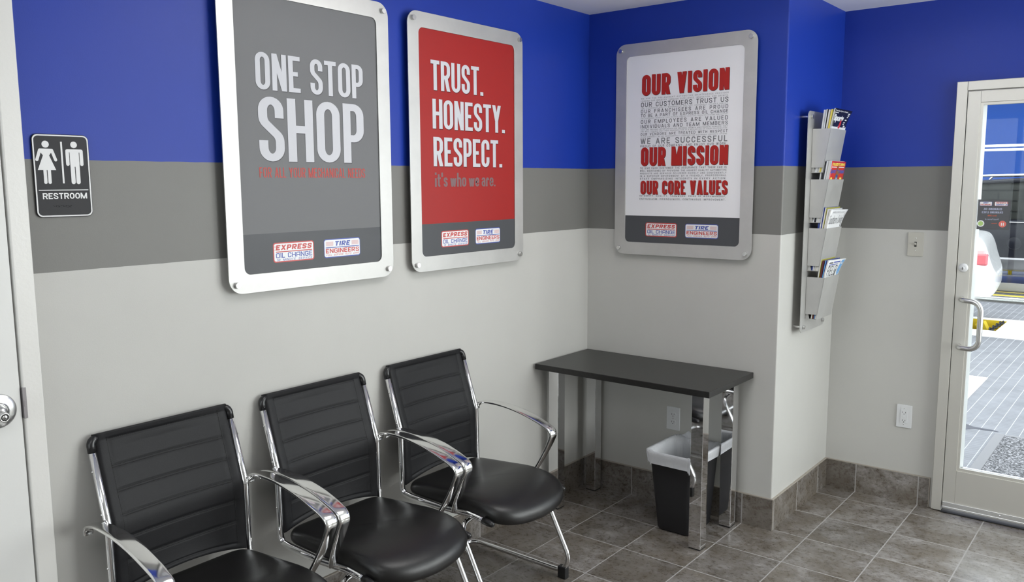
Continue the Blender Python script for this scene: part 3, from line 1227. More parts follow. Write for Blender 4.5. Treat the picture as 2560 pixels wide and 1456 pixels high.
def write_vision(pr):
    z = PZ
    shadowed(pr, [('OUR VISION', -.222, .236, 2.0705 - z, 2.1705 - z, dict(t=.185)),
                  ('OUR MISSION', -.222, .240, 1.727 - z, 1.8185 - z, dict(t=.19)),
                  ('OUR CORE VALUES', -.222, .242, 1.5865 - z, 1.6545 - z, dict(t=.185))],
             'ink_headred', 'ink_shadow', y=-.0268, du=.0018, dv=-.0022, k=.9)
    L = [('WE ARE THE PRE-EMINENT AUTOMOTIVE MAINTENANCE PROVIDER', 2.0598, 2.0533, 1), ('LEADING OUR INDUSTRY THROUGH EXCELLENCE, INNOVATION, AND GROWTH.', 2.0485, 2.0413, 1),
         ('OUR CUSTOMERS TRUST US', 2.0377, 2.0153, 0), ('THEY EXPERIENCE QUALITY WORKMANSHIP AND FAST, CONVENIENT, RELIABLE SERVICE.', 2.0121, 2.0061, 1),
         ('OUR FRANCHISEES ARE PROUD', 2.0032, 1.9856, 0), ('TO BE A PART OF EXPRESS OIL CHANGE', 1.9815, 1.9663, 0),
         ('THEY EXPERIENCE GROWTH OF THEIR BUSINESS THROUGH EXCELLENT OPERATING SYSTEMS AND SUPPORT', 1.9626, 1.9578, 1),
         ('OUR EMPLOYEES ARE VALUED', 1.953, 1.9343, 0), ('INDIVIDUALS AND TEAM MEMBERS', 1.9288, 1.9118, 0),
         ('THEY ARE PROVIDED OPPORTUNITIES FOR PERSONAL GROWTH AND FINANCIAL REWARDS. THEY', 1.9077, 1.9016, 1),
         ('ARE WELL TRAINED AND THEIR COMPENSATION IS A REFLECTION OF THEIR CONTRIBUTION.', 1.8987, 1.8931, 1),
         ('OUR VENDORS ARE TREATED WITH RESPECT', 1.8888, 1.8761, 0),
         ('TO OUR COMMUNITY, WE ARE ENVIRONMENTALLY CONSCIOUS AND RESPONSIBLE CORPORATE CITIZENS.', 1.8722, 1.8668, 1),
         ('WE ARE SUCCESSFUL', 1.8627, 1.8344, 2), ('PROUD OF OUR COMPANY, AND ENJOY OUR WORK.', 1.8301, 1.819, 0),
         ('TO GIVE EACH CUSTOMER THE ASSURANCE THAT THEIR CAR IS', 1.7205, 1.7112, 0), ('WELL MAINTAINED BY PROVIDING THE HIGHEST QUALITY AUTOMOTIVE', 1.7068, 1.6985, 0),
         ('PRODUCTS AND SERVICES DELIVERED QUICKLY AND CONVENIENTLY', 1.6933, 1.6855, 0), ('IN A SUPERIOR ENVIRONMENT BY A FRIENDLY, PROFESSIONAL', 1.6814, 1.6731, 0),
         ('STAFF EMPHASIZING INTEGRITY IN EVERY ACTION.', 1.6679, 1.6593, 0), ('INTEGRITY, QUALITY, TEAMWORK, PRIDE OF WORKMANSHIP,', 1.5826, 1.575, 0),
         ('ENTHUSIASM, FRIENDLINESS, CONTINUOUS IMPROVEMENT.', 1.5677, 1.5591, 0)]
    b = new_bm()
    for txt, t0, t1, kind in L:
        put_polys(b, stroke_text(txt, -.226, .234, t1 - z, t0 - z, t=(.155, .13, .17)[kind], k=.92, rmax=.24, wmul=1.72, space=.26, track=True), -.0268, 1 if kind in (1, 2) else 0)
    obj('body_text', b, ['ink_text', 'ink_textlight'], pr, recalc=False)


def build_posters():
    poster('framed grey poster with large white ONE STOP SHOP lettering, on the left wall', (0, -1.813, PZ), pi / 2, 'ink_grey', write_one_stop)
    poster('framed red poster with white TRUST HONESTY RESPECT lettering', (0, -.973, PZ), pi / 2, 'ink_red', write_trust)
    poster('framed pale poster with red OUR VISION headline, above the black table', (.552, 0, PZ), 0, 'ink_pale', write_vision)


# ------------------------------------------------------------------ restroom sign
def build_sign():
    t = thing('restroom_sign', 'black RESTROOM sign with white man and woman figures beside the left door', 'sign', (0, -2.6705, 1.5585), pi / 2)
    b = new_bm()
    plate(b, rrect(-.0762, .0762, 0, .2286, .016, 8), -.006, 0)
    o = obj('sign_plate', b, 'sign_black', t, bevel=.001)
    b = new_bm()
    o1 = rrect(-.0745, .0745, .0017, .2269, .0145, 8)
    o2 = rrect(-.0710, .0710, .0052, .2234, .0115, 8)
    plate(b, o1, -.0070, -.0055, o2)
    obj('border', b, 'sign_white', t)
    y = -.0066
    b = new_bm()

    step = [0]

    def thick(pts):
        step[0] += 1
        plate(b, pts, -.0068 - step[0] * 4e-5, -.0058)

    def capsule(x0, z0, x1, z1, r):
        d = Vector((x1 - x0, z1 - z0)).normalized()
        a = math.atan2(d.y, d.x)
        pts = [(x1 + r * cos(a - pi / 2 + k * pi / 8), z1 + r * sin(a - pi / 2 + k * pi / 8)) for k in range(9)]
        pts += [(x0 + r * cos(a + pi / 2 + k * pi / 8), z0 + r * sin(a + pi / 2 + k * pi / 8)) for k in range(9)]
        thick(pts)

    def disc(x, z, r):
        thick([(x + r * cos(k * pi / 14), z + r * sin(k * pi / 14)) for k in range(28)])
    # woman
    wx = -.0410
    disc(wx, .2005, .0094)
    thick([(wx - .0155, .1885), (wx + .0155, .1885), (wx + .0175, .187), (wx + .0185, .185), (wx + .0080, .170), (wx + .0240, .1300), (wx - .0240, .1300), (wx - .0080, .170), (wx - .0185, .185), (wx - .0175, .187)])
    capsule(wx - .0155, .1845, wx - .0245, .1580, .0040)
    capsule(wx + .0155, .1845, wx + .0245, .1580, .0040)
    for s in (-1, 1):
        thick([(wx + s * .0055 - .0043, .132), (wx + s * .0055 - .0043, .0965)] + [(wx + s * .0055 - .0043 * cos(k * pi / 8), .0965 - .0043 * sin(k * pi / 8)) for k in range(1, 8)] + [(wx + s * .0055 + .0043, .0965), (wx + s * .0055 + .0043, .132)])
    # man
    mx = .0345
    disc(mx, .2010, .0090)
    thick([(mx - .0125, .1885), (mx + .0125, .1885), (mx + .0125, .140), (mx - .0125, .140)])
    for s in (-1, 1):
        capsule(mx + s * .0190, .1835, mx + s * .0190, .1470, .0047)
        capsule(mx + s * .0068, .150, mx + s * .0068, .0970, .0056)
    thick([(mx - .0190, .1885), (mx + .0190, .1885), (mx + .0230, .186), (mx + .0237, .1835), (mx + .0237, .180), (mx - .0237, .180), (mx - .0237, .1835), (mx - .0230, .186)])
    # divider and rule
    thick([(-.0016, .0935), (.0030, .0935), (.0030, .2085), (-.0016, .2085)])
    thick([(-.0665, .0740), (.0665, .0740), (.0665, .0762), (-.0665, .0762)])
    fg = obj('pictogram', b, 'sign_white', t)
    b = new_bm()
    put_polys(b, stroke_text('RESTROOM', -.0575, .0620, .0505, .0670, t=.20, k=.86, rmax=.3, wmul=1.75, gap=.10), -.0069)
    obj('lettering', b, 'sign_white', t, recalc=False)
    b = new_bm()
    pat = ['1.1.', '1...1', '.11.', '.11.1', '1.1.1', '1.1.', '1.1.1', '11..']
    for i in range(8):
        for (a, c, on) in ((0, 0, 1), (1, 0, i % 2), (0, 1, i % 3), (1, 1, (i + 1) % 2), (0, 2, (i // 2) % 2), (1, 2, i % 4 == 1)):
            if on:
                lathe(b, [(0, -.0072), (.0006, -.0070), (.0009, -.0058)], 8, 'Y', (-.030 + i * .0066 + a * .0024, 0, .032 - c * .0024))
    obj('braille', b, 'sign_black', t)


# ------------------------------------------------------------------ chairs
def build_chair():
    """local frame: x away from the wall, y along the wall, origin on the floor at the wall"""
    t = thing('guest_chair', '', 'chair', group='black guest chairs along the left wall')
    TY_ = .2275
    prof = [(.022, .0, .892), (.097, .0, .665), (.100, .0, .455), (.101, 0, .414), (.150, .0, .409), (.31, 0, .405), (.45, 0, .415), (.51, 0, .410), (.548, .0, .404)]
    for s in (-1, 1):
        b = new_bm()
        P = fillet([(x, s * TY_, z) for x, y, z in prof], [0, .06, .3, .045, .02, .3, .10, .08, 0], 7)
        tube(b, P, .0118, 14)
        fr = obj('side_frame', b, 'chrome', t)
        # black cap on the upper corner
        b = new_bm()
        P = fillet([(.0285, s * TY_, .872), (.0195, s * TY_, .909), (.0180, s * (TY_ - .026), .911)], [0, .020, 0], 6)
        tube(b, P, [.0123] * (len(P) - 4) + [.0118, .011, .009, .006], 14)
        obj('corner_cap', b, 'blackglove', fr)
        b = new_bm()
        tube(b, [(.526, s * TY_, .4076), (.552, s * TY_, .4036), (.570, s * TY_, .4015), (.577, s * TY_, .4008)], [.0130, .0130, .0110, .006], 14)
        obj('end_cap', b, 'blackglove', fr)
        for (x, z) in ((.046, .82), (.085, .70), (.099, .54)):
            b = new_bm()
            lathe(b, [(0, .0030 * s), (.0030, .0024 * s), (.0042, 0)], 10, 'Y', (x, s * (TY_ + .0112), z))
            obj('screw', b, 'satin', fr)
    # sling back: padded, quilted in horizontal channels
    b = new_bm()
    NU, NV = 56, 150
    HW = TY_ - .008
    def spine(v):
        zz = .921 - v * (.921 - .440)
        if zz > .70:
            x = max(.0175, .0195 + (.892 - zz) * (.075 / .227))
        elif zz < .63:
            x = .0985 + (.63 - zz) * .012
        else:
            q = (.70 - zz) / .07
            x = .0829 * (1 - q) + .0985 * q + .004 * sin(pi * q)
        return x, zz
    seams = [.045, .205, .350, .493, .635, .780, .955]
    def front(u, v):
        x, z = spine(v)
        au = abs(u)
        # sling sags back in the middle and its lower hem hangs in a shallow arc
        sag = -.016 * (1 - u * u) * sin(pi * min(1, v * 1.02)) ** .7
        if v < .10:
            sag *= v / .10
        z += .034 * (1 - u * u) * max(0, (v - .80) / .20)
        off = .0105
        inner = 1 / (1 + math.exp((au - .83) * 60))
        for k, sv in enumerate(seams):
            d = (v - sv) / .0075
            off -= .0019 * math.exp(-d * d) * (inner if 0 < k else inner)
            if 0 < k < 6:
                d2 = (v - sv - .012) / .005
                off -= .0010 * math.exp(-d2 * d2) * inner
        d = (au - .83) / .016
        off -= .0016 * math.exp(-d * d)
        off += .0016 * sin(v * 31 + 2 * u) * (au > .83) * .3
        off *= min(1, ((1 - au) / .05) ** .5 if au < 1 else 0) * .75 + .25
        return Vector((x + sag + off * .96, u * HW, z + off * .25))
    def rear(u, v):
        x, z = spine(v)
        sag = -.016 * (1 - u * u) * sin(pi * min(1, v * 1.02)) ** .7
        if v < .10:
            sag *= v / .10
        z += .034 * (1 - u * u) * max(0, (v - .80) / .20)
        return Vector((x + sag - .007, u * HW, z))
    G = [[b.verts.new(front(-1 + 2 * i / NU, j / NV)) for i in range(NU + 1)] for j in range(NV + 1)]
    K = [[b.verts.new(rear(-1 + 2 * i / NU, j / NV)) for i in range(NU + 1)] for j in range(NV + 1)]
    for j in range(NV):
        for i in range(NU):
            b.faces.new((G[j][i], G[j + 1][i], G[j + 1][i + 1], G[j][i + 1])).smooth = True
            b.faces.new((K[j][i], K[j][i + 1], K[j + 1][i + 1], K[j + 1][i])).smooth = True
    for j in range(NV):
        b.faces.new((G[j][0], K[j][0], K[j + 1][0], G[j + 1][0])).smooth = True
        b.faces.new((G[j][NU], G[j + 1][NU], K[j + 1][NU], K[j][NU])).smooth = True
    for i in range(NU):
        b.faces.new((G[0][i], G[0][i + 1], K[0][i + 1], K[0][i])).smooth = True
        b.faces.new((G[NV][i], K[NV][i], K[NV][i + 1], G[NV][i + 1])).smooth = True
    br = obj('backrest', b, 'backleather', t)
    # stitch lines laid on the seams
    b = new_bm()
    def stitch_line(pts):
        acc = 0
        for p, q in zip(pts, pts[1:]):
            d = (q - p)
            n = max(1, int(d.length / .0052))
            for k in range(n):
                a = p + d * (k / n)
                c = p + d * ((k + .62) / n)
                a.x += .0009
                c.x += .0009
                tube(b, [a, c], .00075, 4, caps=False)
    for k, sv in enumerate(seams[:-1]):
        for dv in ((0, .012) if k else (0,)):
            stitch_line([front(-.83 + 1.66 * i / 20, sv + dv) for i in range(21)])
    for s in (-.83, .83):
        stitch_line([front(s, .03 + .94 * j / 30) for j in range(31)])
    obj('stitching', b, 'dark', br)
    # seat cushion: closed pad with waterfall front
    b = new_bm()
    NA = 72
    prof_s = [(0, 1.0), (.25, 1.0), (.5, 1.0), (.70, .992), (.82, .97), (.90, .92), (.955, .83), (.985, .68), (1.0, .46), (.997, .24), (.982, .08), (.945, .0), (.6, .0), (0, .0)]
    def outline(a):
        c, s = cos(a), sin(a)
        n = 7.0 if c > 0 else 11.0
        r = (abs(c) ** n + abs(s) ** n) ** (-1 / n)
        X, Y = r * c, r * s
        half = .214 + .014 * (X * .5 + .5)
        ctr = .352
        L = .296 if X > 0 else .250
        x = ctr + X * L - (.055 * (Y * Y) if X > 0 else .006 * Y * Y) * abs(X)
        return x, Y * half
    rings = []
    for q, h in prof_s:
        ring = []
        for k in range(NA):
            a = 2 * pi * k / NA
            x, yy = outline(a)
            x, yy = .352 + (x - .352) * q, yy * q
            tz = .462 + .020 * min(1, max(0, (x - .14) / .26)) + .004 * (1 - (yy / .24) ** 2)
            fx = max(0, x - .42)
            tz -= .95 * fx * fx
            tz -= .012 * math.exp(-((x - .30) / .10) ** 2) * max(0, 1 - (yy / .2) ** 2)
            bz = .4065 - .45 * max(0, x - .46) ** 1.5
            ring.append((x, yy, bz + (tz - bz) * h))
        rings.append(ring)
    V = []
    for i, rg in enumerate(rings):
        if prof_s[i][0] == 0:
            V.append([b.verts.new(rg[0])])
        else:
            V.append([b.verts.new(p) for p in rg])
    for A, B in zip(V, V[1:]):
        for k in range(NA):
            k2 = (k + 1) % NA
            if len(A) == 1:
                f = b.faces.new((A[0], B[k], B[k2]))
            elif len(B) == 1:
                f = b.faces.new((A[k], B[0], A[k2]))
            else:
                f = b.faces.new((A[k], B[k], B[k2], A[k2]))
            f.smooth = True
    so = obj('seat', b, 'leather', t)
    m = so.modifiers.new('sub', 'SUBSURF')
    m.levels = m.render_levels = 1
    # arms: flat polished loops from the back tube to the seat tube
    for s in (-1, 1):
        b = new_bm()
        ctl = [(.068, .272, .648, .026, .009), (.070, .271, .664, .030, .010), (.088, .269, .680, .038, .0105), (.150, .267, .691, .044, .0110),
               (.243, .266, .690, .049, .0110), (.330, .266, .677, .050, .0110), (.408, .266, .656, .049, .0110), (.457, .266, .638, .047, .0120),
               (.480, .266, .625, .046, .0135), (.489, .266, .608, .045, .0140), (.484, .265, .588, .044, .0130), (.464, .263, .545, .040, .0115),
               (.432, .258, .485, .035, .0110), (.407, .250, .440, .030, .0110), (.394, .244, .415, .026, .010)]
        tube(b, [(.094, s * .228, .664), (.092, s * .245, .672), (.092, s * .262, .676)], .008, 10)
        # smooth resample (Catmull-Rom)
        Q = []
        for i in range(len(ctl) - 1):
            p0, p1, p2, p3 = [ctl[max(0, min(len(ctl) - 1, i + d))] for d in (-1, 0, 1, 2)]
            for k in range(5):
                u = k / 5
                Q.append([.5 * ((2 * p1[j]) + (-p0[j] + p2[j]) * u + (2 * p0[j] - 5 * p1[j] + 4 * p2[j] - p3[j]) * u * u + (-p0[j] + 3 * p1[j] - 3 * p2[j] + p3[j]) * u ** 3) for j in range(5)])
        Q.append(list(ctl[-1]))
        rings = []
        for i, c in enumerate(Q):
            a = Q[max(0, i - 1)]
            d = Q[min(len(Q) - 1, i + 1)]
            tx, tz = d[0] - a[0], d[2] - a[2]
            ln = sqrt(tx * tx + tz * tz) or 1
            nx, nz = -tz / ln, tx / ln
            ring = []
            for k in range(20):
                an = 2 * pi * k / 20
                ca, sa = cos(an), sin(an)
                e = .42
                wy = math.copysign(abs(ca) ** e, ca) * c[3] / 2
                wn = math.copysign(abs(sa) ** .8, sa) * c[4] / 2
                ring.append(b.verts.new((c[0] + nx * wn, s * (c[1] + wy), c[2] + nz * wn)))
            rings.append(ring)
        for A, B in zip(rings, rings[1:]):
            for k in range(20):
                b.faces.new((A[k], A[(k + 1) % 20], B[(k + 1) % 20], B[k])).smooth = True
        b.faces.new(rings[0])
        b.faces.new(rings[-1][::-1])
        obj('armrest', b, 'polish', t)
    # sled base: bent tube loop; legs lean forward, runners go back to the wall
    b = new_bm()
    LY = .258
    def side(s):
        return [(.430, s * .150, .385), (.435, s * LY, .372), (.612, s * LY, .030), (.045, s * LY, .030), (.045, s * .12, .030)]
    pl = side(1)[::-1] + []
    P = fillet(side(1)[::-1] + side(-1), [0, .05, .062, .055, 0, 0, .055, .062, .05, 0], 9)
    tube(b, P + [P[0]], .0105, 14, caps=False)
    # brackets tying the crossbar to the side tubes
    for s in (-1, 1):
        tube(b, [(.430, s * .150, .385), (.430, s * .215, .402)], .008, 10)
    sb = obj('sled_base', b, 'chrome', t)
    for s in (-1, 1):
        for x, yy, h in ((.548, LY, .052), (.046, .08, .030)):
            b = new_bm()
            bevel_box(b, x - .020, x + .020, s * yy - .0135, s * yy + .0135, 0, h, .003, 2)
            obj('glide', b, 'black', sb)
    return t


def build_chairs():
    c = build_chair()
    c.location = (0, -1.262, 0)
    c['label'] = 'black leather guest chair nearest the black table, full seat and foot in view'
    dup(c, (0, -1.845, 0), 'black leather guest chair standing between the other two')
    dup(c, (0, -2.428, 0), 'black leather guest chair nearest the restroom door, seat cut by the bottom edge')


# ------------------------------------------------------------------ table, bin, outlets
def build_table():
    t = thing('side_table', 'narrow black laminate table on square chrome legs in the corner', 'table', (.475, -.255, 0))
    ox, oy = -.475, .255
    b = new_bm()
    bevel_box(b, .012 + ox, .945 + ox, -.488 + oy, -.014 + oy, .727, .7555, .0025, 3)
    obj('tabletop', b, 'laminate', t)
    for i, (x, y) in enumerate(((.078, -.393), (.860, -.393), (.088, -.066), (.860, -.074))):
        b = new_bm()
        h = .029
        bevel_box(b, x - h + ox, x + h + ox, y - h + oy, y + h + oy, .006, .7268, .0014, 2)
        lg = obj('leg', b, 'chrome', t)
        b = new_bm()
        bevel_box(b, x - h + .001 + ox, x + h - .001 + ox, y - h + .001 + oy, y + h - .001 + oy, 0, .006, .001, 1)
        obj('foot_pad', b, 'rubber', lg)


def rr_ring(x0, x1, y0, y1, r, z, n=9):
    return [(x, y, z) for x, y in rrect(x0, x1, y0, y1, r, n)]


def loft(b, rings, close=False):
    V = [[b.verts.new(p) for p in r] for r in rings]
    n = len(V[0])
    for A, B in zip(V, V[1:]):
        for k in range(n):
            b.faces.new((A[k], A[(k + 1) % n], B[(k + 1) % n], B[k])).smooth = True
    return V


def build_bin():
    t = thing('waste_bin', 'black plastic waste bin with a white liner under the table', 'bin', (.71, -.21, 0))
    ox, oy = -.71, .21
    T = (.578 + ox, .811 + ox, -.352 + oy, -.060 + oy)
    B = (.610 + ox, .790 + ox, -.322 + oy, -.092 + oy)
    def ring(z, grow=0.0, inset=0.0):
        q = z / .385
        a = [B[i] + (T[i] - B[i]) * q for i in range(4)]
        return rr_ring(a[0] - grow + inset, a[1] + grow - inset, a[2] - grow + inset, a[3] + grow - inset, .030, z)
    b = new_bm()
    V = loft(b, [ring(.000, -.012), ring(.004, -.004), ring(.012), ring(.12), ring(.25), ring(.366), ring(.367, .004), ring(.383, .005), ring(.386, .002), ring(.385, 0, .002), ring(.36, 0, .003), ring(.02, 0, .004)])
    b.faces.new(V[0][::-1])
    b.faces.new(V[-1])
    obj('bin_body', b, 'bin', t)
    # liner: inside lining, rolled rim, skirt folded over the outside
    g = thing('bin_liner', 'translucent white bag lining the black waste bin', 'bag', (.71, -.21, .10))
    b = new_bm()
    R = random.Random(3)
    ph = [R.uniform(0, 6.28) for _ in range(12)]
    def wob(k, n, amp, fr=1.0):
        a = 2 * pi * k / n
        return amp * (sin(a * 7 * fr + ph[0]) + .7 * sin(a * 13 * fr + ph[1]) + .6 * sin(a * 23 + ph[2]) + .5 * sin(a * 37 + ph[3])) / 1.25
    rings = []
    n0 = 23
    spec = [(.100, -.014, .0015), (.20, -.013, .002), (.30, -.013, .0022), (.36, -.011, .002), (.386, -.006, .0012), (.3935, .003, .0015), (.396, .009, .0015), (.392, .013, .0018), (.384, .013, .002), (.362, .011, .0025), (.343, .010, .0028), (.333, .0125, .003)]
    for z, gr, am in spec:
        base = rrect(0, 1, 0, 1, .12, n0)
        q = min(z, .385) / .385
        a = [B[i] + (T[i] - B[i]) * q for i in range(4)]
        a = (a[0] - gr, a[1] + gr, a[2] - gr, a[3] + gr)
        rg = rrect(a[0], a[1], a[2], a[3], .034, n0)
        n = len(rg)
        cx, cy = (a[0] + a[1]) / 2, (a[2] + a[3]) / 2
        out = []
        for k, (x, y) in enumerate(rg):
            d = Vector((x - cx, y - cy)).normalized()
            w_ = wob(k, n, am)
            if gr > .005:
                w_ = abs(w_)
            zz = z + (wob(k, n, .004, 1.3) if z < .35 else wob(k, n, .0016, 2)) - .10
            if z == .333:
                zz += .010 * sin(2 * pi * k / n * 2 + .6) + wob(k, n, .004)
            out.append((x + d.x * w_, y + d.y * w_, zz))
        rings.append(out)
    V = loft(b, rings)
    b.faces.new(V[0][::-1])
    obj('bag_film', b, 'bag', g)
    # loose gathered corner of the bag standing up at the back, and a bunched fold
    b = new_bm()
    pts = []
    for j in range(9):
        row = []
        for i in range(9):
            u, v = i / 8, j / 8
            wv = .045 * (1 - v) + .014
            x = -.065 + (u - .5) * wv * 2
            y = .150 + .006 * sin(u * 9 + v * 3) - .006 * v
            z = .288 + v * .036 - .010 * (2 * u - 1) ** 2 * v
            row.append(b.verts.new((x, y, z)))
        pts.append(row)
    for j in range(8):
        for i in range(8):
            b.faces.new((pts[j][i], pts[j][i + 1], pts[j + 1][i + 1], pts[j + 1][i])).smooth = True
    o = obj('bag_corner', b, 'bag', g, recalc=False)
    sd = o.modifiers.new('sol', 'SOLIDIFY')
    sd.thickness = .0008


def duplex(name, label, loc, rz, mat, kind):
    """wall plate 70 x 115 mm; local y- is out"""
    t = thing(name, label, 'light switch' if kind == 'switch' else 'outlet', loc, rz)
    b = new_bm()
    bb = bmesh.new()
    plate(bb, rrect(-.0365, .0365, 0, .1190, .003, 3), -.0055, 0)
    merge(b, bb)
    pl = obj('cover_plate', b, mat, t, bevel=.0022)
    zs = ((.0595 + .0415, .0595 - .0415) if kind == 'gfci' else (.0595,)) if kind != 'switch' else (.0895, .0295)
    for z in zs:
        b = new_bm()
        lathe(b, [(0, -.0066), (.0022, -.0064), (.0030, -.0052)], 12, 'Y', (0, 0, z))
        obj('screw', b, 'satin', t)
    if kind == 'switch':
        b = new_bm()
        quad_box(b, -.0055, .0055, -.0058, -.0050, .0475, .0715, 1)
        bb = bmesh.new()
        bevel_box(bb, -.0040, .0040, -.0150, -.001, -.005, .005, .001, 2)
        merge(b, bb, Matrix.Translation((0, -.0035, .0575)) @ Matrix.Rotation(radians(-28), 4, 'X'))
        obj('toggle', b, [mat, 'dark'], t)
    elif kind == 'duplex':
        for z in (.0595 + .0195, .0595 - .0195):
            b = new_bm()
            pts = [(.0170 * cos(a), z + max(-.0125, min(.0125, .0170 * sin(a)))) for a in [2 * pi * k / 40 for k in range(40)]]
            plate(b, pts, -.0070, -.0050, None, 0)
            quad_box(b, -.0072, -.0052, -.0072, -.0069, z - .0010, z + .0075, 1)
            quad_box(b, .0052, .0070, -.0072, -.0069, z - .0002, z + .0070, 1)
            lathe(b, [(0, -.0072), (.0024, -.0072)], 12, 'Y', (0, 0, z - .0068), 1)
            obj('socket', b, [mat, 'dark'], t)
    else:
        b = new_bm()
        bb = bmesh.new()
        plate(bb, rrect(-.0165, .0165, .0265, .0925, .002, 3), -.0078, -.0050, None, 0)
        merge(b, bb)
        for z in (.0805, .0385):
            quad_box(b, -.0076, -.0056, -.0080, -.0077, z - .0036, z + .0042, 1)
            quad_box(b, .0052, .0072, -.0080, -.0077, z - .0036, z + .0036, 1)
            lathe(b, [(0, -.0080), (.0022, -.0080)], 12, 'Y', (-.0002, 0, z - .0085), 1)
        so = obj('socket', b, [mat, 'dark'], t)
        b = new_bm()
        quad_box(b, -.0060, .0060, -.0088, -.0077, .0608, .0650, 0)
        quad_box(b, -.0060, .0060, -.0088, -.0077, .0545, .0588, 1)
        obj('test_button', b, [mat, 'platewhite'], so)
    return t


def build_outlets():
    duplex('wall_outlet', 'white duplex outlet on the wall under the table', (.526, 0, .396), 0, 'platewhite', 'duplex')
    duplex('wall_outlet', 'white outlet with test buttons low on the wall near the glass door', (1.434, DD, .391), 0, 'platewhite', 'gfci')
    duplex('light_switch', 'ivory toggle switch beside the glass door', (1.441, DD, 1.274), 0, 'plate', 'switch')


# ------------------------------------------------------------------ magazine rack
def build_rack():
    XP = W1 + .040
    y0, y1 = .170, .505
    t = thing('magazine_rack', 'tall brushed steel four-pocket magazine rack on the boxed-out corner', 'magazine rack', (W1, (y0 + y1) / 2, .935))
    ox, oy, oz = -W1, -(y0 + y1) / 2, -.935
    # back panel
    b = new_bm()
    bb = bmesh.new()
    plate(bb, rrect(y0, y1, .930, 1.970, .022, 8), 0, .003)
    # local xz outline -> world yz
    merge(b, bb, Matrix.Translation((XP + .003 + ox, oy, oz)) @ Matrix.Rotation(pi / 2, 4, 'Z'))
    obj('back_panel', b, 'rackmetal', t)
    for y in (y0 + .040, y1 - .025):
        for z in (1.944, .956):
            b = new_bm()
            lathe(b, [(0, .0515), (.0088, .0515), (.0098, .0500), (.0098, .0440), (.0065, .0432), (.0065, 0)], 24, 'X', (0, y + oy, z + oz), smooth=False)
            obj('standoff', b, 'satin', t)
    pk = []
    ya, yb = .228, .448
    for zt in (1.889, 1.656, 1.428, 1.196):
        zb = zt - .1785      # lower edge of the side panels
        zl = zb - .024       # shelf
        xo_t, xo_b, xo_l = W1 + .128, W1 + .101, W1 + .0975
        b = new_bm()
        th = .0018
        xw = XP + .003
        gapx = .0012
        def sheet(p, nrm):
            q = [tuple(a + th * c for a, c in zip(v, nrm)) for v in p]
            A = [b.verts.new((v[0] + ox, v[1] + oy, v[2] + oz)) for v in p]
            Bq = [b.verts.new((v[0] + ox, v[1] + oy, v[2] + oz)) for v in q]
            n = len(p)
            b.faces.new(A)
            b.faces.new(Bq[::-1])
            for i in range(n):
                j = (i + 1) % n
                b.faces.new((A[i], Bq[i], Bq[j], A[j]))
        # front face slanting outwards to the top
        sheet([(xo_t, ya, zt), (xo_t, yb, zt), (xo_l, yb, zl), (xo_l, ya, zl)], (-1, 0, 0))
        # side panels stop short of the shelf and of the back
        for y, s in ((ya, 1), (yb, -1)):
            sheet([(xw + gapx, y, zt), (xo_t - .001, y, zt), (xo_b - .001, y, zb), (xw + gapx, y, zb)], (0, s, 0))
        # shelf
        sheet([(xw - .001, ya, zl), (xo_l, ya, zl), (xo_l, yb, zl), (xw - .001, yb, zl)], (0, 0, 1))
        # small end tabs of the shelf near the panel
        sheet([(xw, ya + .010, zl), (xw + .018, ya + .010, zl), (xw + .012, ya + .010, zb + .004), (xw, ya + .010, zb + .004)], (0, 1, 0))
        obj('pocket', b, 'rackmetal', t)
        pk.append((zt, zl, xw, xo_t, xo_l))
    return pk


def magazine(label, group, xb, xt, zl, h, y0, w, th, cover, edge, curl=0.0, writer=None):
    """a leaning magazine; bottom front edge at xb, leaning so that at height h it reaches xt"""
    y1 = y0 + w
    t = thing('magazine', label, 'magazine', (xb, y0, zl), 0, group)
    N, MM = 14, 8
    dx = xt - xb

    def P(u, v, d):
        c = curl * (max(0, v - .71) / .29) ** 1.6 * (.25 + .75 * u)
        z = v * h - .25 * abs(c) * v
        return Vector((dx * v + c - d, u * w, z))
    for nm, d0, d1, m in (('cover', 0, .0006, cover), ('pages', .0006, th, edge)):
        b = new_bm()
        F = [[b.verts.new(P(i / MM, j / N, d0)) for i in range(MM + 1)] for j in range(N + 1)]
        K = [[b.verts.new(P(i / MM, j / N, d1)) for i in range(MM + 1)] for j in range(N + 1)]
        for j in range(N):
            for i in range(MM):
                b.faces.new((F[j][i], F[j][i + 1], F[j + 1][i + 1], F[j + 1][i])).smooth = True
                b.faces.new((K[j][i], K[j + 1][i], K[j + 1][i + 1], K[j][i + 1])).smooth = True
            b.faces.new((F[j][0], F[j + 1][0], K[j + 1][0], K[j][0]))
            b.faces.new((F[j][MM], K[j][MM], K[j + 1][MM], F[j + 1][MM]))
        for i in range(MM):
            b.faces.new((F[N][i], F[N][i + 1], K[N][i + 1], K[N][i]))
            b.faces.new((F[0][i], K[0][i], K[0][i + 1], F[0][i + 1]))
        obj(nm, b, m, t)
    if writer:
        b = new_bm()
        bb = bmesh.new()
        mats = writer(bb, w, h)
        # flat artwork (u, -, v in metres) wrapped onto the cover
        bmesh.ops.triangulate(bb, faces=bb.faces[:])
        bmesh.ops.subdivide_edges(bb, edges=[e for e in bb.edges if e.calc_length() > .02], cuts=2)
        for v in bb.verts:
            u, z, lift = v.co.x / w, v.co.z / h, -v.co.y
            p = P(u, z, -.0004 - lift)
            v.co = p
        for f in bb.faces:
            f.normal_update()
            if f.normal.x < 0:
                f.normal_flip()
        merge(b, bb)
        obj('cover_print', b, mats, t, recalc=False)
    return t


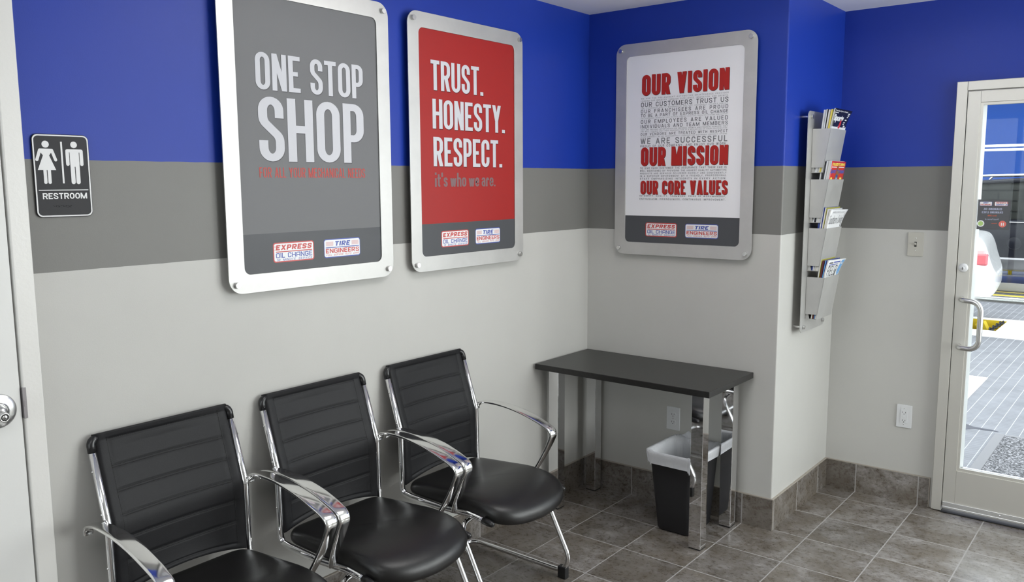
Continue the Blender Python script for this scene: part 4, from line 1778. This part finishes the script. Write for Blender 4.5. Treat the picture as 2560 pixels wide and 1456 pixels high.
def art_sports(b, w, h):
    # white bubble lettering, small red figure, thin lines of type on a black cover
    fit_text(b, 'The Best Sports Reads', .006, w - .045, h - .0145, h - .0060, 0, 0, .02, track=False)
    flat_rect(b, .006, .050, h - .0200, h - .0175, 0, 0)
    fit_text(b, 'Sports', .008, .135, h - .064, h - .026, -.0002, 0, .06, track=False)
    flat_rect(b, .0, w, 0, h - .082, 0, 0)
    rnd_ = random.Random(5)
    for k in range(14):
        x = w * k / 14
        flat_rect(b, x, x + w / 14 * .9, h - .086, h - .076 - rnd_.uniform(0, .010), -.0001, 0)
    flat_poly(b, [(.088, h - .088), (.098, h - .062), (.104, h - .050), (.111, h - .047), (.117, h - .053), (.121, h - .070), (.110, h - .088)], -.0004, 1)
    flat_poly(b, [(.106, h - .050), (.112, h - .040), (.117, h - .050)], -.0005, 2)
    for k, (a, z) in enumerate(((.170, .014), (.172, .022), (.171, .030), (.158, .044), (.150, .056), (.148, .064), (.160, .072))):
        flat_rect(b, a, a + .024 - (k % 3) * .004, h - z - .005, h - z, 0, 0)
    return ['cover_white', 'cover_red', 'cover_brown']


def art_red(b, w, h):
    fit_text(b, 'THE GUIDE TO SPRING', .012, w - .012, h - .021, h - .008, 0, 0, .05, track=False)
    flat_rect(b, .012, .085, h - .0290, h - .0255, 0, 1)
    flat_rect(b, .110, w - .014, h - .0290, h - .0255, 0, 1)
    fit_text(b, 'Sports Illustrated', .004, w - .008, h - .062, h - .035, 0, 2, .045, track=False)
    # basketball player figure
    x = .100
    flat_poly(b, [(x + .009 * cos(a * pi / 8), h - .030 + .012 * sin(a * pi / 8)) for a in range(16)], -.0003, 4)
    flat_poly(b, [(x - .012, h - .044), (x + .013, h - .044), (x + .020, h - .058), (x + .034, h - .040), (x + .038, h - .045), (x + .024, h - .074), (x + .020, h - .12), (x - .020, h - .12), (x - .030, h - .086)], -.0003, 4)
    flat_poly(b, [(x - .010, h - .062), (x + .012, h - .062), (x + .018, h - .12), (x - .020, h - .12)], -.0004, 3)
    fit_text(b, '13', x - .010, x + .010, h - .100, h - .075, -.0005, 1, .03, track=False)
    for a0, z, ww in ((.018, .075, .024), (.010, .090, .042), (w - .055, .075, .030), (w - .060, .090, .046)):
        flat_rect(b, a0, a0 + ww, h - z - .009, h - z, 0, 0)
    return ['gold', 'cover_white', 'badge_blue', 'cover_blue', 'cover_brown']


def art_living(b, w, h):
    fit_text(b, 'Southern Living', .012, w - .012, h - .085, h - .028, 0, 0, .0, track=False)
    fit_text(b, 'WINTER COMFORTS AT HOME', .030, w - .030, h - .019, h - .010, 0, 1, .0, track=False)
    return ['ink_text', 'ink_paleshadow']


def art_field(b, w, h):
    fit_text(b, 'FIELD', .014, w - .060, h - .082, h - .030, 0, 0, .0, track=False, shear=.08)
    fit_text(b, '&', w - .085, w - .060, h - .094, h - .050, -.0002, 0, .02, track=False)
    flat_rect(b, .014, .062, h - .019, h - .012, 0, 0)
    flat_rect(b, .070, w - .055, h - .017, h - .010, 0, 1)
    flat_rect(b, .014, w - .075, h - .027, h - .023, 0, 1)
    flat_poly(b, [(w - .042, h - .006), (w - .006, h - .006), (w - .006, h - .074), (w - .028, h - .088), (w - .046, h - .070)], 0, 2)
    for k in range(3):
        flat_rect(b, w - .034, w - .018, h - .030 - k * .019, h - .019 - k * .019, -.0002, 3)
    flat_rect(b, .004, .11, h - .098, h - .095, 0, 0)
    return ['ink_text', 'badge_blue', 'cover_sky', 'cover_white']


def build_magazines(pk):
    ya = .236
    names = ['top', 'second', 'third', 'bottom']
    fronts = [('black sports magazine with white bubble lettering in the top pocket', 'cover_black', 'paper', art_sports, .292, .000, .018),
              ('red sports magazine with a player on its cover in the second pocket', 'cover_red', 'paper_cool', art_red, .284, .0, .0),
              ('white lifestyle magazine with tall serif masthead in the third pocket', 'cover_white', 'paper', art_living, .290, .0, .020),
              ('white and sky blue outdoor magazine headed FIELD in the bottom pocket', 'cover_white', 'paper', art_field, .285, .0, .022)]
    # thickness, cover, edge, height, label start
    backs = [[(.010, 'cover_olive', 'gold', .287, 'yellow-edged magazine right behind the black cover'), (.009, 'cover_white', 'paper', .286, 'cream magazine third from the front'), (.008, 'cover_black', 'paper_cool', .288, 'dark-spined magazine fourth from the front'), (.009, 'cover_white', 'paper_cool', .286, 'white magazine at the back')],
             [(.009, 'cover_white', 'paper', .286, 'white magazine right behind the red cover'), (.009, 'cover_white', 'paper_cool', .284, 'pale magazine third from the front'), (.010, 'cover_black', 'cover_black', .283, 'black-edged magazine fourth from the front'), (.007, 'cover_white', 'paper_cool', .283, 'white magazine at the back')],
             [(.008, 'cover_white', 'paper', .291, 'cream magazine right behind the lifestyle cover'), (.009, 'cover_olive', 'paper', .297, 'olive-topped magazine third from the front'), (.008, 'cover_blue', 'cover_white', .298, 'white-edged magazine fourth from the front'), (.008, 'cover_blue', 'cover_blue', .296, 'blue-spined magazine at the back')],
             [(.006, 'cover_blue', 'cover_sky', .282, 'blue-edged magazine right behind the outdoor cover'), (.010, 'cover_maroon', 'cover_maroon', .281, 'maroon magazine third from the front'), (.008, 'cover_olive', 'paper', .286, 'cream magazine with olive top at the back')]]
    for i, (zt, zl, xw, xo_t, xo_l) in enumerate(pk):
        lab, cov, edg, wr, h, dy, curl = fronts[i]
        H = zt - zl
        xb = xo_l - .0035
        sl = (xo_t - .0035 - xb) / H
        grp = 'magazines in the steel wall rack'
        z = zl + .0022
        magazine(lab, grp, xb, xb + sl * h * 1.02, z, h, ya, .204, .006, cov, edg, curl, wr)
        off = .0062
        for k, (th, c, e, hh, l2) in enumerate(backs[i]):
            th *= .72
            q = sl * (1 - .10 * k)
            magazine('%s of the %s pocket' % (l2, names[i]), grp, xb - off - .0004, xb - off - .0004 + q * hh, z, hh, ya + .001 * (k % 2), .203 - .002 * k, th, c, e, 0)
            off += th + .0008


# ------------------------------------------------------------------ service bay outside the door
def build_outside():
    # bay floor with two sunken pits
    b = new_bm()
    z0 = -.02
    def slab(x0, x1, y0, y1, mi):
        quad_box(b, x0, x1, y0, y1, z0 - .12, z0 + .02, mi)
    yA = DD + .155
    slab(-6, 10, yA, 6.22, 0)
    slab(-6, 10, 6.22, 6.66, 1)
    slab(-6, -2, 6.66, 7.46, 1)
    slab(.98, 10, 6.66, 7.46, 1)
    slab(-6, 10, 7.46, 7.62, 1)
    slab(-6, 10, 7.62, 10.42, 0)
    slab(-6, -2.7, 10.42, 11.60, 0)
    slab(4.5, 10, 10.42, 11.60, 0)
    slab(-6, 10, 11.60, 15, 0)
    # pit walls and pit bottoms
    for x0, x1, y0, y1 in ((-2, .98, 6.66, 7.46), (-2.7, 4.5, 10.42, 11.60)):
        quad_box(b, x0, x1, y1, y1 + .02, -.9, z0 - .02, 2)
        quad_box(b, x0, x1, y0 - .02, y0, -.9, z0 - .02, 2)
        quad_box(b, x1, x1 + .02, y0, y1, -.9, z0 - .02, 2)
        quad_box(b, x0, x1, y0, y1, -.95, -.9, 4)
        quad_box(b, x0, x1 - .001, y1 - .012, y1 - .001, -.9, -.001, 2)
    # pale landing patch beside the door mat
    quad_box(b, -2.0, 1.31, 3.12, 4.11, .0002, .004, 1)
    struct('ground', b, ['grate', 'concrete', 'yellow', 'cover_black', 'plate'])
    # yellow edge lines of the second pit
    b = new_bm()
    quad_box(b, -3, 5, 9.90, 10.04, .0, .004)
    quad_box(b, -3, 5, 10.345, 10.42, .0, .006)
    struct('trim_5', b, 'gold')
    # far bay wall
    b = new_bm()
    quad_box(b, -6, 10, 14.2, 14.4, 0, 5.2)
    struct('wall_bay', b, 'bayblue')
    # exterior skin of the shop wall above and beside the door is the wall itself
    b = new_bm()
    quad_box(b, -6, 10, 12.4, 14.6, 3.5, 3.7)
    struct('bay_shade_slab', b, 'concrete')  # unseen slab added to shade the upper part of the bay wall
    # oil stain
    b = new_bm()
    P = [(1.30, 2.44), (1.42, 2.52), (1.48, 2.47), (1.60, 2.46), (1.64, 2.435), (1.56, 2.42), (1.49, 2.42), (1.44, 2.34), (1.32, 2.36)]
    vs = [b.verts.new((x, y, .0012)) for x, y in P]
    b.faces.new(vs)
    struct('stain', b, 'stain')
    bpy.data.objects['stain']['kind'] = 'stuff'
    # door mat
    t = thing('door_mat', 'grey woven door mat lying outside the glass door', 'mat', (2.3, 1.65, 0))
    b = new_bm()
    bevel_box(b, -.615, .615, -.62, .685, .001, .010, .003, 2)
    obj('mat_field', b, 'mat', t)
    b = new_bm()
    for s in (-1, 1):
        bevel_box(b, s * .645 - .03, s * .645 + .03, -.66, .725, .0006, .007, .002, 1)
    bevel_box(b, -.615, .615, .685, .725, .0006, .007, .002, 1)
    bevel_box(b, -.615, .615, -.66, -.62, .0006, .007, .002, 1)
    obj('mat_border', b, 'mat_edge', t)
    # chain hanging along the near pit edge
    t = thing('pit_chain', 'dark chain lying along the edge of the nearer pit', 'chain', (.90, 7.06, 0))
    b = new_bm()
    for k in range(24):
        q = k / 23
        p = Vector((.012 + .030 * q + .012 * sin(k * 2.1), -.33 + .68 * q, -.012))
        R = 2 * pi
        ring = [p + Matrix.Rotation(radians(84), 3, 'Z') @ Vector((.028 * cos(a), (.018 if k % 2 else .004) * sin(a), .002 if k % 2 else .018 * sin(a) + .006)) for a in [R * i / 10 for i in range(10)]]
        tube(b, ring, .0055, 6, closed=True)
    obj('chain_links', b, 'black', t)
    # service gear standing in the nearer pit
    for k, (x, a) in enumerate(((-.02, 32), (.26, -28), (.52, 34), (.78, -26))):
        b = new_bm()
        bb = bmesh.new()
        bevel_box(bb, -.055, .055, -.06, .06, -.13, .13, .008, 1, k % 2)
        merge(b, bb, Matrix.Translation((x, 7.30, -.135)) @ Matrix.Rotation(radians(a), 4, 'Y'))
        quad_box(b, x - .03, x + .03, 7.27, 7.33, -.9, -.16, 0)
        o = obj('drain_pan', b, ['rim', 'yellow'])
        tag(o, ['steel tray at the left in the nearer pit', 'yellow tray second from the left in the nearer pit', 'steel tray third from the left in the nearer pit', 'yellow tray beside the chain in the nearer pit'][k], 'tray', 'slanted trays in the nearer pit')
    # steel plate over the far pit
    b = new_bm()
    quad_box(b, -2.9, 4.7, 10.50, 10.56, .001, .13)
    quad_box(b, -2.9, 4.7, 10.56, 11.50, .11, .13)
    quad_box(b, -2.9, 4.7, 11.44, 11.50, .001, .11)
    o = obj('pit_cover', b, 'satin')
    tag(o, 'long steel plate covering the far pit below the dark vehicle', 'pit cover')
    # yellow rail
    t = thing('guard_rail', 'yellow pipe guard rail low behind the dark vehicle', 'railing', (.5, 13.1, 0))
    for z in (.30, .10):
        b = new_bm()
        tube(b, [(-3, 0, z), (3.6, 0, z)], .035, 10)
        obj('rail', b, 'yellow', t)
    for x in (-2.9, -1.9, -.9, -.28, .05, .38, 1.2, 2.2, 3.2):
        b = new_bm()
        tube(b, [(x, 0, 0), (x, 0, .32)], .030, 10)
        obj('post', b, 'yellow', t)
    # white overhead door track along the far wall
    t = thing('door_track', 'white double overhead track running along the blue bay wall', 'track', (0, 13.0, 2.148))
    for z in (0, .070):
        b = new_bm()
        bevel_box(b, -5, 9, -.03, .03, z, z + .045, .01, 2)
        obj('track_rail', b, 'carwhite', t)
    for x in (-2.4, .34, 3.0, 5.6):
        b = new_bm()
        quad_box(b, x - .03, x + .03, -.04, -.031, -.01, .125)
        quad_box(b, x - .015, x + .015, .031, 1.21, .04, .07)
        obj('track_bracket', b, 'plate', t)


def car_shell(b, stations, mi=0, n=9):
    """stations along local x: (x, z_low, z_mid, z_top, half_low, half_mid, half_top)"""
    rings = []
    for x, zl, zm, zt, hl, hm, ht in stations:
        half = []
        for k in range(n + 1):
            q = k / n
            if q < .45:
                u = q / .45
                z = zl + (zm - zl) * u
                h = hl + (hm - hl) * sin(u * pi / 2)
            else:
                u = (q - .45) / .55
                z = zm + (zt - zm) * sin(u * pi / 2)
                h = ht + (hm - ht) * cos(u * pi / 2)
            half.append((h, z))
        ring = [(x, -h, z) for h, z in half] + [(x, h, z) for h, z in half[::-1]]
        rings.append(ring)
    V = [[b.verts.new(p) for p in r] for r in rings]
    m = len(V[0])
    for A, B in zip(V, V[1:]):
        for k in range(m):
            f = b.faces.new((A[k], A[(k + 1) % m], B[(k + 1) % m], B[k]))
            f.smooth = True
            f.material_index = mi
    # rounded end caps: shrinking rings
    for R, st, d in ((V[0], stations[0], -1), (V[-1], stations[-1], 1)):
        zc = (st[1] + st[3]) / 2
        prev = R
        for q, dx in ((.75, .012), (.45, .018), (.15, .020)):
            ring = [b.verts.new((st[0] + d * dx, v.co.y * q, zc + (v.co.z - zc) * q)) for v in R]
            for k in range(m):
                vs = (prev[k], prev[(k + 1) % m], ring[(k + 1) % m], ring[k])
                f = b.faces.new(vs if d > 0 else vs[::-1])
                f.smooth = True
                f.material_index = mi
            prev = ring
        b.faces.new(prev if d > 0 else prev[::-1]).material_index = mi


def wheel(parent, x, y, r, wd):
    b = new_bm()
    lathe(b, [(.0, -wd / 2), (r * .62, -wd / 2), (r * .95, -wd / 2), (r, -wd / 2 + .03), (r, wd / 2 - .03), (r * .95, wd / 2), (0, wd / 2)], 32, 'Y', (x, y, r))
    o = obj('wheel', b, 'rubber', parent)
    b = new_bm()
    s = -1 if y < 0 else 1
    for k in range(5):
        a = k * 2 * pi / 5
        tube(b, [(x + .04 * cos(a), y + s * (wd / 2 + .004), r + .04 * sin(a)), (x + r * .6 * cos(a), y + s * (wd / 2 + .004), r + r * .6 * sin(a))], [.03, .022], 8)
    lathe(b, [(r * .55, s * (wd / 2 + .001)), (r * .62, s * (wd / 2 + .012)), (r * .66, s * (wd / 2 + .001))], 32, 'Y', (x, y, r))
    obj('wheel_rim', b, 'rim', o)


def build_cars():
    # white sedan over the nearer pit, tail towards the right; local x+ = tail
    t = thing('white_sedan', 'white sedan with red tail lights parked over the nearer pit', 'car', (-1.56, 6.76, 0), radians(6.0))
    b = new_bm()
    car_shell(b, [(-2.20, .36, .52, .62, .62, .70, .55), (-2.05, .26, .55, .72, .74, .82, .62), (-1.5, .22, .60, .84, .82, .875, .70), (-.9, .20, .64, .92, .84, .885, .74),
                  (0, .20, .66, .95, .84, .885, .76), (.9, .20, .68, .97, .84, .885, .76), (1.55, .22, .70, 1.02, .84, .885, .76), (2.00, .24, .70, 1.05, .84, .882, .78), (2.27, .28, .69, 1.06, .83, .876, .79), (2.36, .33, .66, 1.035, .81, .870, .79), (2.41, .37, .60, .92, .79, .850, .77), (2.435, .39, .58, .81, .77, .830, .75), (2.475, .41, .57, .71, .72, .78, .70), (2.50, .45, .56, .65, .55, .60, .54)])
    bo = obj('car_body', b, 'carwhite', t)
    m = bo.modifiers.new('sub', 'SUBSURF')
    m.levels = m.render_levels = 2
    b = new_bm()
    car_shell(b, [(-1.05, .86, .92, .94, .72, .72, .66), (-.35, .86, 1.02, 1.36, .74, .73, .58), (.35, .86, 1.05, 1.43, .74, .73, .56), (1.0, .88, 1.06, 1.36, .73, .71, .54), (1.72, .92, .98, 1.03, .70, .68, .60)])
    cb = obj('cabin', b, 'tint', t)
    b = new_bm()
    car_shell(b, [(-.38, 1.28, 1.33, 1.38, .60, .62, .50), (.35, 1.36, 1.41, 1.455, .60, .62, .50), (1.02, 1.29, 1.34, 1.385, .58, .60, .48)])
    obj('roof_panel', b, 'carwhite', t)
    for s in (-1, 1):
        b = new_bm()
        y0, y1 = sorted((s * .74, s * .872))
        bevel_box(b, 2.275, 2.418, y0, y1, .755, .885, .022, 3)
        bevel_box(b, 2.262, 2.395, *sorted((s * .74, s * .8695)), .865, .935, .022, 3, 1)
        obj('tail_light', b, ['taillight', 'taillight_clear'], t)
        b = new_bm()
        bevel_box(b, 2.33, 2.414, *sorted((s * .50, s * .755)), .81, .905, .018, 3)
        obj('tail_light', b, 'taillight_clear', t)
    for x in (-1.35, 1.30):
        for s in (-1, 1):
            wheel(t, x, s * .80, .31, .20)
    # dark vehicle in the far bay, side on; local x along its length, tail to the right
    t = thing('dark_van', 'black van with tinted windows and a round fuel flap standing in the far bay', 'van', (.55, 11.05, 0))
    b = new_bm()
    car_shell(b, [(-2.6, .46, .70, .88, .78, .86, .70), (-2.3, .42, .78, 1.02, .90, .96, .78), (-1.5, .42, .80, 1.08, .93, .985, .86), (0, .42, .82, 1.09, .94, .99, .90), (1.6, .42, .82, 1.09, .94, .99, .90), (2.25, .46, .82, 1.09, .90, .96, .86), (2.42, .52, .82, 1.06, .82, .90, .80)])
    bo = obj('van_body', b, 'cardark', t)
    b = new_bm()
    car_shell(b, [(-1.55, 1.05, 1.08, 1.12, .86, .90, .84), (-.75, 1.05, 1.30, 1.58, .90, .92, .74), (.4, 1.05, 1.34, 1.63, .90, .92, .76), (1.7, 1.05, 1.34, 1.62, .90, .92, .76), (2.28, 1.05, 1.30, 1.54, .84, .88, .70)])
    obj('van_windows', b, 'tint', t)
    b = new_bm()
    car_shell(b, [(-.82, 1.55, 1.59, 1.63, .74, .80, .66), (.4, 1.60, 1.65, 1.70, .76, .84, .70), (1.7, 1.59, 1.64, 1.69, .76, .84, .70), (2.3, 1.50, 1.55, 1.59, .70, .78, .64)])
    obj('van_roof', b, 'cardark', t)
    for s in (-1, 1):
        for pth in ([(-.55, s * .78, 1.64), (-.5, s * .80, 1.71), (.28, s * .80, 1.725), (.34, s * .79, 1.69)], [(.42, s * .79, 1.69), (.48, s * .80, 1.725), (1.95, s * .80, 1.71), (2.0, s * .78, 1.65)]):
            b = new_bm()
            tube(b, fillet(pth, [0, .03, .03, 0], 4), .018, 8)
            obj('roof_rail', b, 'chrome', t)
        b = new_bm()
        quad_box(b, -1.5, 2.2, s * .985 - .006, s * .985 + .006, 1.047, 1.058)
        obj('window_trim', b, 'chrome', t)
    b = new_bm()
    lathe(b, [(0, -.010), (.084, -.010), (.088, -.006), (.090, -.012), (.093, -.014), (.095, -.008)], 40, 'Y', (.10, -.985, .755))
    obj('fuel_flap', b, 'cardark', t)
    for s in (-1, 1):
        b = new_bm()
        bevel_box(b, -1.25, 1.30, s * 1.0 - .05, s * 1.0 + .05, .36, .55, .03, 3)
        obj('running_board', b, 'step', t)
    for x in (-1.75, 1.75):
        for s in (-1, 1):
            wheel(t, x, s * .84, .36, .24)


def build_ceiling_light():
    for n, (x, y, lab) in enumerate(((1.25, -1.35, 'unseen white light panel hung over the chairs, with added uplight'), (1.7, -3.9, 'unseen white light panel hung over the middle of the room, with added uplight'))):
        t = thing('ceiling_light', lab, 'ceiling light', (x, y, HC - .16))
        b = new_bm()
        for x0, x1, y0, y1 in ((-.32, .32, -.62, -.60), (-.32, .32, .60, .62), (-.32, -.30, -.60, .60), (.30, .32, -.60, .60)):
            quad_box(b, x0, x1, y0, y1, 0, .06)
        quad_box(b, -.30, .30, -.60, .60, .045, .06)
        obj('housing', b, 'trimpaint', t)
        for sy in (-.4, .4):
            b = new_bm()
            tube(b, [(0, sy, .06), (0, sy, .16)], .012, 10)
            obj('stem', b, 'trimpaint', t)
        area('ceiling_lamp', (x, y, HC - .125), (0, 0, 0), .56, 1.16, (13, 11)[n], (1.0, .99, .985))
        area('added_uplight', (x, y, HC - .098), (pi, 0, 0), .56, 1.16, (24, 16)[n], (1.0, .99, .985))  # uplight added to brighten the ceiling; the panel hangs lower for it


build_room()
build_ceiling_light()
build_restroom_door()
build_glass_door()
build_posters()
build_sign()
build_chairs()
build_table()
build_bin()
build_outlets()
build_magazines(build_rack())
build_outside()
build_cars()
